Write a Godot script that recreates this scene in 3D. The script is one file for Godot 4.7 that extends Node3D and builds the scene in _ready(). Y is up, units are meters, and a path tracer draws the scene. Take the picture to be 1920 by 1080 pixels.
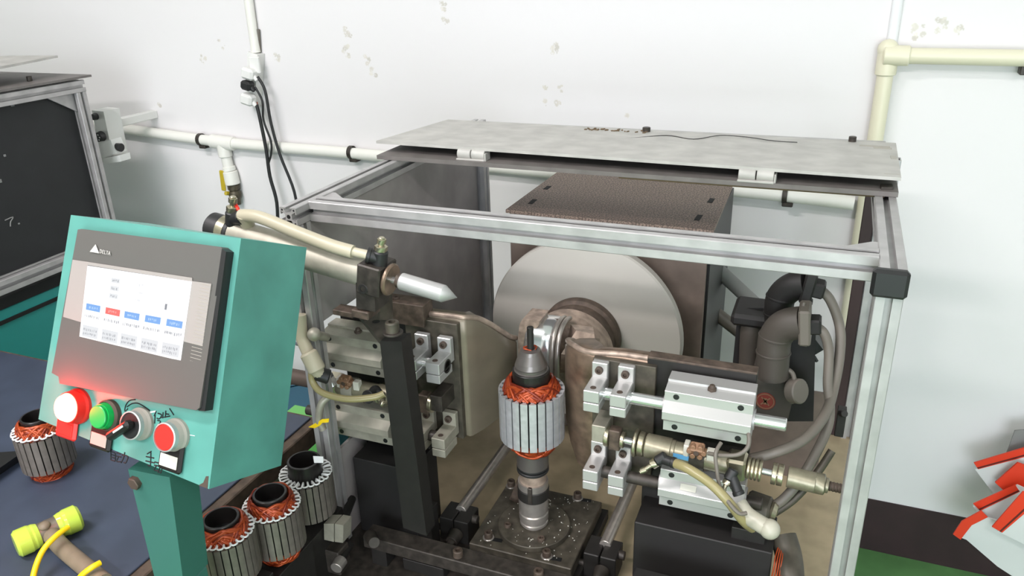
extends Node3D

var used := {}
var tex := {}
var M := {}
var gid := 0

# ------------------------------------------------------------------ shapes
class Sh:
	var v := PackedVector3Array()
	var g := PackedInt32Array()
	var uv := PackedVector2Array()
	var b := 1
	func tri(p: Vector3, q: Vector3, r: Vector3, s := -1):
		v.append(p); v.append(r); v.append(q); g.append(s)
	func quad(p: Vector3, q: Vector3, r: Vector3, t: Vector3, s := -1):
		tri(p, q, r, s); tri(p, r, t, s)
	func face(pts: Array, c: Vector3):
		var m := Vector3.ZERO
		for p in pts: m += p
		m /= pts.size()
		var n: Vector3 = ((pts[1] as Vector3) - (pts[0] as Vector3)).cross((pts[2] as Vector3) - (pts[0] as Vector3))
		var rev: bool = n.dot(m - c) < 0
		for i in range(1, pts.size() - 1):
			if rev: tri(pts[0], pts[i + 1], pts[i])
			else: tri(pts[0], pts[i], pts[i + 1])
	func box(c: Vector3, s: Vector3, bev := 0.001, ba := Basis()):
		var hx := s * 0.5
		bev = min(bev, min(hx.x, min(hx.y, hx.z)) * 0.9)
		var pt := func(sg: Array, k: int) -> Vector3:
			var q := Vector3.ZERO
			for a in 3: q[a] = sg[a] * (hx[a] - (0.0 if a == k else bev))
			return c + ba * q
		for k in 3:
			var i := (k + 1) % 3
			var j := (k + 2) % 3
			for sg in [-1.0, 1.0]:
				var pts := []
				for w in [[-1.0, -1.0], [1.0, -1.0], [1.0, 1.0], [-1.0, 1.0]]:
					var t := [0.0, 0.0, 0.0]; t[k] = sg; t[i] = w[0]; t[j] = w[1]
					pts.append(pt.call(t, k))
				face(pts, c)
			for s1 in [-1.0, 1.0]:
				for s2 in [-1.0, 1.0]:
					var t0 := [0.0, 0.0, 0.0]; t0[i] = s1; t0[j] = s2; t0[k] = -1.0
					var t1 := t0.duplicate(); t1[k] = 1.0
					face([pt.call(t0, i), pt.call(t1, i), pt.call(t1, j), pt.call(t0, j)], c)
		for sx in [-1.0, 1.0]:
			for sy in [-1.0, 1.0]:
				for sz in [-1.0, 1.0]:
					var t := [sx, sy, sz]
					face([pt.call(t, 0), pt.call(t, 1), pt.call(t, 2)], c)
	func hexa(f: Array, r: Array):   # eight corners: a front quad and the quad behind it
		var c := Vector3.ZERO
		for p in f: c += p
		for p in r: c += p
		c /= 8.0
		face(f, c); face(r, c)
		for i in 4: face([f[i], f[(i + 1) % 4], r[(i + 1) % 4], r[i]], c)
	func frame(d: Vector3) -> Basis:
		d = d.normalized()
		var e := Vector3.UP if absf(d.y) < 0.9 else Vector3.RIGHT
		var e1 := e.cross(d).normalized()
		return Basis(e1, d.cross(e1), d)
	func lathe(o: Vector3, d: Vector3, prof: Array, n := 24, soft := false):
		var f := frame(d)
		for i in prof.size() - 1:
			if not soft: b += 1
			for j in n:
				var a0 := TAU * j / n
				var a1 := TAU * (j + 1) / n
				var r0 := f.x * cos(a0) + f.y * sin(a0)
				var r1 := f.x * cos(a1) + f.y * sin(a1)
				var A: Array = prof[i]
				var B: Array = prof[i + 1]
				var p: Vector3 = o + r0 * A[0] + f.z * A[1]
				var q: Vector3 = o + r1 * A[0] + f.z * A[1]
				var r: Vector3 = o + r1 * B[0] + f.z * B[1]
				var t: Vector3 = o + r0 * B[0] + f.z * B[1]
				if A[0] > 0.0: tri(p, q, r, b)
				if B[0] > 0.0: tri(p, r, t, b)
		b += 1
	func cyl(p: Vector3, q: Vector3, ra: float, rb := -1.0, n := 20, ch := 0.0008):
		if rb < 0: rb = ra
		var h := p.distance_to(q)
		ch = min(ch, min(h * 0.3, min(ra, rb) * 0.5))
		lathe(p, q - p, [[0.0, 0.0], [ra - ch, 0.0], [ra, ch], [rb, h - ch], [rb - ch, h], [0.0, h]], n)
	func ball(c: Vector3, r: float, n := 16, squash := 1.0):
		var pr := []
		for i in 9:
			var a := -PI / 2 + PI * i / 8.0
			pr.append([r * cos(a) if i % 8 else 0.0, r * squash * sin(a)])
		lathe(c, Vector3.UP, pr, n, true)
	func tube(pts: Array, r, n := 10, k := 6, caps := true):
		var P := []
		var m := pts.size()
		for i in m - 1:
			var p0: Vector3 = pts[max(i - 1, 0)]
			var p3: Vector3 = pts[min(i + 2, m - 1)]
			for s in k: P.append((pts[i] as Vector3).cubic_interpolate(pts[i + 1], p0, p3, float(s) / k))
		P.append(pts[m - 1])
		var t: Vector3 = ((P[1] as Vector3) - (P[0] as Vector3)).normalized()
		var f := frame(t)
		var e := f.x
		var rings := []
		for i in P.size():
			var d: Vector3 = ((P[min(i + 1, P.size() - 1)] as Vector3) - P[max(i - 1, 0)]).normalized()
			e = (e - d * e.dot(d)).normalized()
			var e2 := d.cross(e)
			var rr: float = r[0] + (r[1] - r[0]) * i / (P.size() - 1.0) if r is Array else r
			var ring := []
			for j in n: ring.append(P[i] + (e * cos(TAU * j / n) + e2 * sin(TAU * j / n)) * rr)
			rings.append(ring)
		b += 1
		for i in rings.size() - 1:
			for j in n:
				var j1 := (j + 1) % n
				quad(rings[i][j], rings[i][j1], rings[i + 1][j1], rings[i + 1][j], b)
		b += 1
		if caps:
			for j in range(1, n - 1):
				tri(rings[0][0], rings[0][j + 1], rings[0][j])
				tri(rings[-1][0], rings[-1][j], rings[-1][j + 1])
	func prism(poly: PackedVector2Array, xf: Transform3D, depth: float):   # outline in xf's x and y, drawn out along its z
		if Geometry2D.is_polygon_clockwise(poly): poly.reverse()
		var id := Geometry2D.triangulate_polygon(poly)
		var flip := xf.basis.determinant() < 0
		for i in range(0, id.size(), 3):
			var a := poly[id[i]]
			var bb := poly[id[i + 1]]
			var c := poly[id[i + 2]]
			if (bb - a).cross(c - a) < 0:
				var t := bb; bb = c; c = t
			var F := [xf * Vector3(a.x, a.y, depth), xf * Vector3(bb.x, bb.y, depth), xf * Vector3(c.x, c.y, depth)]
			var R := [xf * Vector3(a.x, a.y, 0), xf * Vector3(c.x, c.y, 0), xf * Vector3(bb.x, bb.y, 0)]
			if flip:
				tri(F[0], F[2], F[1]); tri(R[0], R[2], R[1])
			else:
				tri(F[0], F[1], F[2]); tri(R[0], R[1], R[2])
		for i in poly.size():
			var a := poly[i]
			var c := poly[(i + 1) % poly.size()]
			var q := [xf * Vector3(a.x, a.y, 0), xf * Vector3(c.x, c.y, 0), xf * Vector3(c.x, c.y, depth), xf * Vector3(a.x, a.y, depth)]
			if flip: q.reverse()
			quad(q[0], q[1], q[2], q[3])
	func plate(pts: Array, th: Vector3):   # a flat outline of points in space, given thickness th
		var c := Vector3.ZERO
		for p in pts: c += p
		c /= pts.size()
		var n: Vector3 = ((pts[1] as Vector3) - (pts[0] as Vector3)).cross((pts[2] as Vector3) - (pts[1] as Vector3)).normalized()
		var ex: Vector3 = ((pts[1] as Vector3) - (pts[0] as Vector3)).normalized()
		var ey: Vector3 = n.cross(ex)
		var poly := PackedVector2Array()
		for p in pts: poly.append(Vector2((p - c).dot(ex), (p - c).dot(ey)))
		var dz := th.dot(n)
		if dz < 0: prism(poly, Transform3D(Basis(ex, ey, n), c + n * dz), -dz)
		else: prism(poly, Transform3D(Basis(ex, ey, n), c), dz)
	func sheet(rows: Array, th: float):   # a curved sheet through a grid of points
		var nr := rows.size()
		var nc: int = rows[0].size()
		var back := []
		for i in nr:
			var row := []
			for j in nc:
				var du: Vector3 = rows[min(i + 1, nr - 1)][j] - rows[max(i - 1, 0)][j]
				var dv: Vector3 = rows[i][min(j + 1, nc - 1)] - rows[i][max(j - 1, 0)]
				row.append(rows[i][j] - dv.cross(du).normalized() * th)
			back.append(row)
		b += 1
		for i in nr - 1:
			for j in nc - 1:
				quad(rows[i][j], rows[i][j + 1], rows[i + 1][j + 1], rows[i + 1][j], b)
				quad(back[i][j], back[i + 1][j], back[i + 1][j + 1], back[i][j + 1], b + 1)
		b += 2
		for j in nc - 1:
			quad(rows[0][j], back[0][j], back[0][j + 1], rows[0][j + 1])
			quad(rows[-1][j], rows[-1][j + 1], back[-1][j + 1], back[-1][j])
		for i in nr - 1:
			quad(rows[i][0], rows[i + 1][0], back[i + 1][0], back[i][0])
			quad(rows[i][-1], back[i][-1], back[i + 1][-1], rows[i + 1][-1])
	func low() -> Vector3:
		var lo := v[0]
		var hi := v[0]
		for p in v:
			lo = lo.min(p); hi = hi.max(p)
		return Vector3((lo.x + hi.x) / 2, lo.y, (lo.z + hi.z) / 2)

# ------------------------------------------------------------------ objects
func numbered(nm: String, parent: Node) -> String:
	var key := str(parent.get_instance_id()) + nm
	var k: int = used.get(key, 0)
	used[key] = k + 1
	return nm if k == 0 else "%s_%03d" % [nm, k]

func origin_of(n: Node) -> Vector3:
	var o := Vector3.ZERO
	while n != null and n != self:
		o += (n as Node3D).position
		n = n.get_parent()
	return o

func obj(nm: String, s: Sh, m: Material, parent: Node = null, uvf = null) -> MeshInstance3D:
	var st := SurfaceTool.new()
	st.begin(Mesh.PRIMITIVE_TRIANGLES)
	var o := s.low() if parent == null else origin_of(parent)
	for i in s.v.size():
		st.set_smooth_group(s.g[i / 3] if s.g[i / 3] >= 0 else 4294967295)
		if uvf != null: st.set_uv(uvf.call(s.v[i]))
		st.add_vertex(s.v[i] - o)
	st.generate_normals()
	st.index()
	var mi := MeshInstance3D.new()
	mi.mesh = st.commit()
	mi.material_override = m
	var par: Node = self if parent == null else parent
	mi.name = numbered(nm, par)
	par.add_child(mi, true)
	if parent == null: mi.position = o
	return mi

func tag(o: Node, label: String, cat: String, group := "") -> Node:
	o.set_meta("label", label)
	o.set_meta("category", cat)
	if group: o.set_meta("group", group)
	return o

func thing(nm: String, label: String, cat: String, at := Vector3.ZERO, group := "") -> Node3D:
	var o := Node3D.new()
	o.name = numbered(nm, self)
	add_child(o, true)
	o.position = at
	tag(o, label, cat, group)
	return o

func solo(nm: String, s: Sh, m: Material, label: String, cat: String, group := "") -> MeshInstance3D:
	var o := obj(nm, s, m)
	tag(o, label, cat, group)
	return o

func struct(nm: String, s: Sh, m: Material, uvf = null) -> MeshInstance3D:
	var o := obj(nm, s, m, null, uvf)
	o.set_meta("kind", "structure")
	return o

func copy(o: Node3D, at: Vector3, label: String) -> Node3D:
	var c: Node3D = o.duplicate()
	c.name = numbered(str(o.name), self)
	add_child(c, true)
	c.position = at
	c.set_meta("label", label)
	return c

# ------------------------------------------------------------------ materials
func noise(key: String, freq: float, lo: float, seed_: int, octaves := 4, contrast := 0.25) -> NoiseTexture2D:
	if tex.has(key): return tex[key]
	var n := FastNoiseLite.new()
	n.noise_type = FastNoiseLite.TYPE_SIMPLEX_SMOOTH
	n.frequency = freq
	n.seed = seed_
	n.fractal_octaves = octaves
	var t := NoiseTexture2D.new()
	t.width = 256; t.height = 256
	t.seamless = true
	t.noise = n
	var gr := Gradient.new()
	gr.offsets = PackedFloat32Array([0.5 - contrast, 0.5 + contrast])
	gr.colors = PackedColorArray([Color(lo, lo, lo), Color.WHITE])
	t.color_ramp = gr
	tex[key] = t
	return t

func mat(key: String, c: Color, rough := 0.6, metal := 0.0, dirt := "", sc := 4.0) -> StandardMaterial3D:
	var m := StandardMaterial3D.new()
	m.albedo_color = c
	m.roughness = rough
	m.metallic = metal
	if dirt:
		m.albedo_texture = noise("soft", 0.012, 0.88, 3, 4, 0.45) if dirt == "soft" else noise("grime", 0.02, 0.68, 7, 5, 0.4) if dirt == "grime" else noise("speck", 0.09, 0.6, 11, 3, 0.2)
		m.uv1_triplanar = true
		m.uv1_scale = Vector3(sc, sc, sc)
	M[key] = m
	return m

func materials():
	mat("wall", Color(0.895, 0.885, 0.88), 0.85)
	mat("plain_wall", Color(0.9, 0.9, 0.9), 0.9)
	mat("floor", Color(0.38, 0.57, 0.34), 0.55, 0.0, "soft", 2.0)
	mat("band", Color(0.20, 0.125, 0.135), 0.6, 0.0, "soft", 3.0)
	mat("alu", Color(0.73, 0.72, 0.715), 0.42, 0.45, "soft", 5.0)
	mat("alu_dull", Color(0.68, 0.66, 0.60), 0.5, 0.4, "soft", 9.0)
	mat("alu_bright", Color(0.745, 0.74, 0.73), 0.36, 0.5)
	mat("alu_turned", Color(0.73, 0.715, 0.68), 0.5, 0.25)
	mat("chrome", Color(0.86, 0.86, 0.86), 0.2, 0.85)
	mat("steel", Color(0.72, 0.69, 0.66), 0.32, 0.7, "soft", 12.0)
	mat("steel_worn", Color(0.58, 0.495, 0.42), 0.36, 0.5, "grime", 6.0)
	mat("copper_steel", Color(0.74, 0.655, 0.59), 0.4, 0.3, "grime", 8.0)
	mat("guide_sheet", Color(0.51, 0.47, 0.405), 0.4, 0.4, "soft", 4.0)
	mat("mount_plate", Color(0.36, 0.335, 0.29), 0.5, 0.25, "grime", 6.0)
	mat("iron", Color(0.29, 0.265, 0.24), 0.5, 0.3, "grime", 8.0)
	mat("iron_dark", Color(0.155, 0.145, 0.135), 0.55, 0.2, "soft", 8.0)
	mat("iron_rust", Color(0.40, 0.34, 0.295), 0.6, 0.25, "grime", 9.0)
	mat("black", Color(0.10, 0.10, 0.10), 0.45)
	mat("black_soft", Color(0.115, 0.105, 0.10), 0.6)
	mat("black_oxide", Color(0.12, 0.105, 0.095), 0.45, 0.4)
	mat("brass", Color(0.60, 0.575, 0.49), 0.36, 0.55, "soft", 20.0)
	mat("nickel", Color(0.70, 0.67, 0.58), 0.3, 0.9)
	mat("bolt_rust", Color(0.33, 0.28, 0.245), 0.6, 0.3)
	mat("bronze", Color(0.56, 0.43, 0.33), 0.5, 0.25)
	mat("deck", Color(0.75, 0.68, 0.555), 0.6, 0.05, "soft", 4.0)
	mat("bed", Color(0.36, 0.335, 0.29), 0.5, 0.2, "grime", 6.0)
	mat("lid", Color(0.74, 0.73, 0.705), 0.5, 0.05, "soft", 4.0)
	mat("lid_under", Color(0.46, 0.44, 0.425), 0.55, 0.05, "soft", 5.0)
	mat("board", Color(0.62, 0.595, 0.585), 0.42, 0.0, "soft", 3.0)
	mat("board_red", Color(0.20, 0.13, 0.125), 0.6)
	mat("housing", Color(0.47, 0.415, 0.375), 0.55, 0.1, "soft", 5.0)
	mat("housing_top", Color(0.66, 0.57, 0.51), 0.6, 0.05, "speck", 9.0)
	mat("pvc", Color(0.86, 0.84, 0.74), 0.4)
	mat("pvc_white", Color(0.90, 0.895, 0.86), 0.4)
	mat("plug_white", Color(0.88, 0.88, 0.86), 0.4)
	mat("hose", Color(0.72, 0.69, 0.60), 0.4)
	mat("hose_clear", Color(0.58, 0.54, 0.38), 0.3)
	mat("silicone", Color(0.68, 0.665, 0.60), 0.4)
	mat("rubber", Color(0.12, 0.12, 0.12), 0.5)
	mat("cable_grey", Color(0.42, 0.395, 0.36), 0.5)
	mat("conduit_grey", Color(0.285, 0.262, 0.235), 0.55)
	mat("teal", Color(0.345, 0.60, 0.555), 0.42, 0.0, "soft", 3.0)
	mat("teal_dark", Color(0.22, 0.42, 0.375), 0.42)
	mat("bezel", Color(0.34, 0.33, 0.315), 0.5)
	mat("bezel_edge", Color(0.10, 0.10, 0.10), 0.5)
	mat("bezel_light", Color(0.58, 0.555, 0.535), 0.55)
	mat("ink", Color(0.04, 0.07, 0.08), 0.8)
	mat("logo", Color(0.72, 0.71, 0.69), 0.5)
	mat("red_lens", Color(0.9, 0.12, 0.1), 0.3)
	mat("green_lens", Color(0.05, 0.62, 0.28), 0.3)
	mat("red_cap", Color(0.85, 0.16, 0.13), 0.4)
	mat("plate_grey", Color(0.62, 0.60, 0.56), 0.4)
	mat("mat_blue", Color(0.235, 0.27, 0.335), 0.5, 0.0, "soft", 2.5)
	mat("wood_edge", Color(0.36, 0.30, 0.245), 0.7, 0.0, "grime", 6.0)
	mat("wood_handle", Color(0.50, 0.45, 0.37), 0.55, 0.0, "soft", 10.0)
	mat("hammer_yellow", Color(0.72, 0.82, 0.30), 0.12)
	M.hammer_yellow.refraction_enabled = true
	M.hammer_yellow.refraction_scale = 0.05
	mat("hammer_tube", Color(0.50, 0.47, 0.42), 0.4, 0.5, "soft", 14.0)
	mat("yellow_wire", Color(0.92, 0.78, 0.06), 0.4)
	mat("lamination", Color(0.78, 0.78, 0.79), 0.34, 0.45, "soft", 16.0)
	mat("lamination_dull", Color(0.50, 0.47, 0.44), 0.45, 0.45, "soft", 16.0)
	mat("slot_dark", Color(0.03, 0.03, 0.03), 0.8)
	mat("paper", Color(0.88, 0.88, 0.87), 0.7)
	mat("winding", Color(0.66, 0.27, 0.12), 0.3, 0.3)
	mat("winding_dark", Color(0.48, 0.16, 0.07), 0.3, 0.3)
	mat("bakelite", Color(0.11, 0.10, 0.095), 0.35)
	mat("cone_grey", Color(0.42, 0.40, 0.385), 0.3, 0.5)
	mat("board_black", Color(0.13, 0.135, 0.14), 0.6, 0.0, "soft", 3.0)
	mat("teal_machine", Color(0.15, 0.53, 0.51), 0.5)
	mat("card_white", Color(0.80, 0.81, 0.80), 0.6)
	mat("card_grey", Color(0.50, 0.50, 0.49), 0.6)
	mat("card_red", Color(0.84, 0.22, 0.10), 0.5)
	mat("card_brown", Color(0.35, 0.08, 0.04), 0.6)
	mat("bucket_blue", Color(0.12, 0.33, 0.42), 0.5)
	mat("sticker_blue", Color(0.35, 0.6, 0.78), 0.4)
	mat("sticker_white", Color(0.8, 0.79, 0.74), 0.5)
	mat("sticker_red", Color(0.5, 0.2, 0.16), 0.6)
	mat("red_tag", Color(0.95, 0.2, 0.12), 0.5)
	mat("chips", Color(0.85, 0.84, 0.8), 0.4, 0.3)
	mat("alu_dusty", Color(0.66, 0.64, 0.58), 0.5, 0.25, "soft", 9.0)
	mat("valve_yellow", Color(0.72, 0.63, 0.15), 0.45)
	mat("valve_dark", Color(0.36, 0.33, 0.26), 0.5, 0.3, "grime", 12.0)
	mat("bin_green", Color(0.42, 0.72, 0.38), 0.5)
	mat("brush", Color(0.42, 0.35, 0.26), 0.7)
	for k in ["lamp_red", "lamp_tube", "window_glow"]:
		var m := StandardMaterial3D.new()
		m.emission_enabled = true
		M[k] = m
	M.lamp_red.albedo_color = Color(0.9, 0.2, 0.15)
	M.lamp_red.emission = Color(1.0, 0.50, 0.42)
	M.lamp_red.emission_energy_multiplier = 6.0
	M.window_glow.emission = Color(0.86, 0.93, 1.0)
	M.window_glow.emission_energy_multiplier = 1.0
	M.lamp_tube.emission = Color(1, 1, 1)
	M.lamp_tube.emission_energy_multiplier = 3.0

# ------------------------------------------------------------------ repeated pieces
func alu(nm: String, a: Vector3, b: Vector3, up: Vector3, parent: Node, h := 0.015, m := "alu"):   # T-slot profile bar from a to b
	var s := Sh.new()
	var q := PackedVector2Array()
	var sl := h * 0.27
	for k in 4:
		var r := Transform2D(k * PI / 2, Vector2.ZERO)
		for p in [[-h + 0.001, h], [-sl, h], [-sl, h - 0.002], [-sl * 2, h - 0.002], [-sl, h - h * 0.6], [sl, h - h * 0.6], [sl * 2, h - 0.002], [sl, h - 0.002], [sl, h], [h - 0.001, h]]:
			q.append(r.affine_inverse() * Vector2(p[0], p[1]))
	var d := (b - a).normalized()
	var x := up.cross(d).normalized()
	s.prism(q, Transform3D(Basis(x, d.cross(x), d), a), a.distance_to(b))
	return obj(nm, s, M[m], parent)

func cap_screw(nm: String, p: Vector3, d: Vector3, r: float, h: float, m: Material, parent: Node):   # socket head screw
	var s := Sh.new()
	s.lathe(p, d, [[0.0, -0.001], [r, -0.001], [r, h * 0.9], [r * 0.9, h], [r * 0.52, h], [r * 0.5, h * 0.4], [0.0, h * 0.4]], 16)
	var o := obj(nm, s, m, parent)
	return o

func hex(s: Sh, p: Vector3, d: Vector3, r: float, h: float):
	s.lathe(p, d, [[0.0, 0.0], [r, 0.0], [r, h], [r * 0.85, h + r * 0.1], [0.0, h + r * 0.1]], 6)

func clamp_proto(label: String) -> Node3D:   # shaft clamp: origin at the middle of its front face, body running back along -z
	var t := thing("shaft_clamp", label, "clamp", Vector3.ZERO, "aluminium shaft clamps on the wire guides")
	var s := Sh.new()
	s.box(Vector3(0, 0.0075, -0.024), Vector3(0.025, 0.020, 0.048), 0.0012)
	s.box(Vector3(0, 0.020, -0.052), Vector3(0.025, 0.045, 0.012), 0.0012)
	obj("clamp_body", s, M.alu_bright, t)
	s = Sh.new()
	s.box(Vector3(0, -0.0115, -0.024), Vector3(0.025, 0.0155, 0.048), 0.0012)
	obj("lower_jaw", s, M.alu_bright, t)
	cap_screw("tab_screw", Vector3(0, 0.031, -0.046), Vector3(0, 0, 1), 0.0062, 0.006, M.bolt_rust, t)
	s = Sh.new()
	s.lathe(Vector3(0, 0.0174, -0.012), Vector3.UP, [[0.0, 0.0005], [0.0022, 0.0005], [0.0024, 0.0009], [0.0045, 0.0009], [0.0048, 0.0]], 14)
	obj("clamp_screw", s, M.bolt_rust, t)
	return t

func bearing_proto(label: String) -> Node3D:   # linear bearing housing: origin on the shaft axis, length along x
	var t := thing("bearing_housing", label, "bearing housing", Vector3.ZERO, "linear bearing housings of the wire guides")
	var L := 0.126
	var q := PackedVector2Array([Vector2(-0.035, -0.036), Vector2(0.014, -0.036), Vector2(0.0145, -0.0355), Vector2(0.0145, -0.020), Vector2(0.029, -0.009), Vector2(0.0298, -0.008), Vector2(0.0298, 0.004), Vector2(0.029, 0.005), Vector2(0.0155, 0.016), Vector2(0.0155, 0.031), Vector2(0.015, 0.0318), Vector2(-0.008, 0.0355), Vector2(-0.0085, 0.039), Vector2(-0.035, 0.039)])
	var s := Sh.new()
	s.prism(q, Transform3D(Basis(Vector3(0, 0, 1), Vector3.UP, Vector3(-1, 0, 0)), Vector3(L / 2, 0, 0)), L)
	obj("housing_body", s, M.alu_bright, t)
	for x in [-0.046, 0.046]:
		for e in [[0.024, 0.0155], [-0.028, 0.0145]]:
			s = Sh.new()
			s.lathe(Vector3(x, e[0], e[1]), Vector3(0, 0, 1), [[0.0, 0.0002], [0.0030, 0.0002], [0.0032, 0.0006], [0.0044, 0.0005], [0.0046, 0.0]], 14)
			var o := obj("screw_hole", s, M.black, t)
	s = Sh.new()
	for x in [-1.0, 1.0]:
		s = Sh.new()
		s.lathe(Vector3(x * (L / 2 - 0.001), 0, 0), Vector3(x, 0, 0), [[0.0105, 0.0], [0.0155, 0.0], [0.0155, 0.004], [0.0105, 0.004]], 24)
		obj("bearing_ring", s, M.alu, t)
	s = Sh.new()
	hex(s, Vector3(0.002, 0.0335, -0.004), Vector3.UP, 0.007, 0.004)
	s.cyl(Vector3(0.002, 0.037, -0.004), Vector3(0.002, 0.043, -0.004), 0.0048, 0.004, 12)
	obj("grease_nipple", s, M.bolt_rust, t)
	return t

func coil(s: Sh, R: float, y0: float, y1: float, a: float, span: float, r: float, rin: float, rng: RandomNumberGenerator):
	var pts := []
	for k in 7:
		var f := k / 6.0
		var an := a + span * f
		var rr: float = lerp(R * 0.84, rin + r * 1.2, sin(f * PI)) + rng.randf_range(-0.0012, 0.0012)
		var y: float = y0 + (y1 - y0) * pow(sin(f * PI), 0.55) * (0.86 + 0.2 * rng.randf())
		pts.append(Vector3(cos(an) * rr, y, sin(an) * rr))
	s.tube(pts, r, 6, 3)

func armature(nm: String, label: String, R: float, y0: float, y1: float, teeth: int, lam: String, wound: float, liners: bool, collar: float, tubeR: float, seed_: int, group := "") -> Node3D:
	# origin on the axis at the bottom of the laminated core's lower winding
	var t := thing(nm, label, "armature", Vector3.ZERO, group)
	var rng := RandomNumberGenerator.new()
	rng.seed = seed_
	var s := Sh.new()
	s.cyl(Vector3(0, y0 + 0.002, 0), Vector3(0, y1 - 0.002, 0), R * 0.86, -1, 48)
	obj("core", s, M.slot_dark, t)
	for k in teeth:
		s = Sh.new()
		var a0 := TAU * (k + 0.09) / teeth
		var a1 := TAU * (k + 0.91) / teeth
		var q := PackedVector2Array()
		for f in 4: q.append(Vector2(cos(lerp(a0, a1, f / 3.0)), sin(lerp(a0, a1, f / 3.0))) * R)
		var am := (a0 + a1) / 2
		var hw := (a1 - a0) * 0.27
		q.append(Vector2(cos(a1), sin(a1)) * R * 0.965)
		q.append(Vector2(cos(am + hw), sin(am + hw)) * R * 0.93)
		q.append(Vector2(cos(am + hw), sin(am + hw)) * R * 0.62)
		q.append(Vector2(cos(am - hw), sin(am - hw)) * R * 0.62)
		q.append(Vector2(cos(am - hw), sin(am - hw)) * R * 0.93)
		q.append(Vector2(cos(a0), sin(a0)) * R * 0.965)
		s.prism(q, Transform3D(Basis(Vector3(1, 0, 0), Vector3(0, 0, -1), Vector3(0, 1, 0)), Vector3(0, y0, 0)), y1 - y0)
		obj("tooth", s, M[lam], t)
	if liners:   # white paper slot liners that stand out of the core, folded over the tooth gaps
		for k in teeth:
			s = Sh.new()
			var am := TAU * k / teeth
			var e := Vector3(cos(am), 0, -sin(am))
			var w := Vector3(-sin(am), 0, -cos(am)) * TAU * R / teeth * 0.33
			var h := y1 + 0.005 + rng.randf_range(-0.0012, 0.0012)
			s.tube([e * R * 0.70 + w + Vector3(0, y1, 0), e * R * 0.70 + w + Vector3(0, h, 0), e * R * 0.955 + w * 1.2 + Vector3(0, h, 0), e * R * 0.985 + Vector3(0, h - 0.001, 0), e * R * 0.955 - w * 1.2 + Vector3(0, h, 0), e * R * 0.70 - w + Vector3(0, h, 0), e * R * 0.70 - w + Vector3(0, y1, 0)], 0.0015, 6, 2)
			obj("slot_liner", s, M.paper, t)
	if wound > 0:
		for side in 2:
			var ya := y1 - 0.002 if side == 0 else y0 + 0.002
			var yb := y1 + wound if side == 0 else y0 - 0.015
			for k in 24:
				s = Sh.new()
				for w in 3: coil(s, R * (1.0 - 0.02 * w), ya + rng.randf_range(0, 0.002), yb - 0.003 * w + rng.randf_range(-0.003, 0.003), TAU * k / 24 + w * 0.06, TAU * rng.randf_range(0.28, 0.4), R * 0.055, tubeR, rng)
				obj("winding", s, M.winding if (k + side) % 3 else M.winding_dark, t)
			s = Sh.new()
			var rim: float = R * 0.80
			var lo: float = ya - 0.001 if side == 0 else yb + 0.006
			var hi: float = yb - 0.008 if side == 0 else ya
			s.lathe(Vector3(0, lo, 0), Vector3.UP, [[tubeR * 0.9, 0.0], [rim, 0.0], [rim * 1.02, (hi - lo) * 0.5], [rim * 0.85, hi - lo], [tubeR * 0.9, (hi - lo) * 1.05]], 32, true)
			obj("winding_bed", s, M.winding_dark, t)
	s = Sh.new()
	s.lathe(Vector3(0, y0 + 0.01, 0), Vector3.UP, [[tubeR * 0.86, 0.0], [tubeR, 0.0], [tubeR, y1 + collar - y0 - 0.011], [tubeR * 0.97, y1 + collar - y0 - 0.01], [tubeR * 0.86, y1 + collar - y0 - 0.01], [tubeR * 0.84, y1 + collar - y0 - 0.05], [0.0, y1 + collar - y0 - 0.05]], 40)
	obj("insulating_sleeve", s, M.bakelite, t)
	return t

func elbow_fitting(nm: String, label: String, body: Vector3, up: Vector3, to: Vector3, group := "", r := 0.011) -> Node3D:   # air fitting: round black body, hexagon adjusting screw, socket towards the hose
	var t := thing(nm, label, "air fitting", body, group)
	var d := (up - body).normalized()
	var L := body.distance_to(up)
	var s := Sh.new()
	s.cyl(body - d * r * 1.1, body + d * r * 1.1, r, -1, 20, 0.002)
	obj("fitting_body", s, M.rubber, t)
	s = Sh.new()
	s.cyl(body + d * r, body + d * L, r * 0.42, -1, 12)
	hex(s, body + d * r * 1.15, d, r * 0.9, L * 0.2)
	hex(s, body + d * L * 0.72, d, r * 0.62, L * 0.2)
	obj("adjusting_screw", s, M.nickel, t)
	s = Sh.new()
	s.cyl(body, to, r * 0.9, r * 0.95, 18, 0.002)
	s.cyl(to - (to - body).normalized() * 0.004, to + (to - body).normalized() * 0.002, r * 1.05, -1, 18)
	obj("hose_socket", s, M.rubber, t)
	return t

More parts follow.
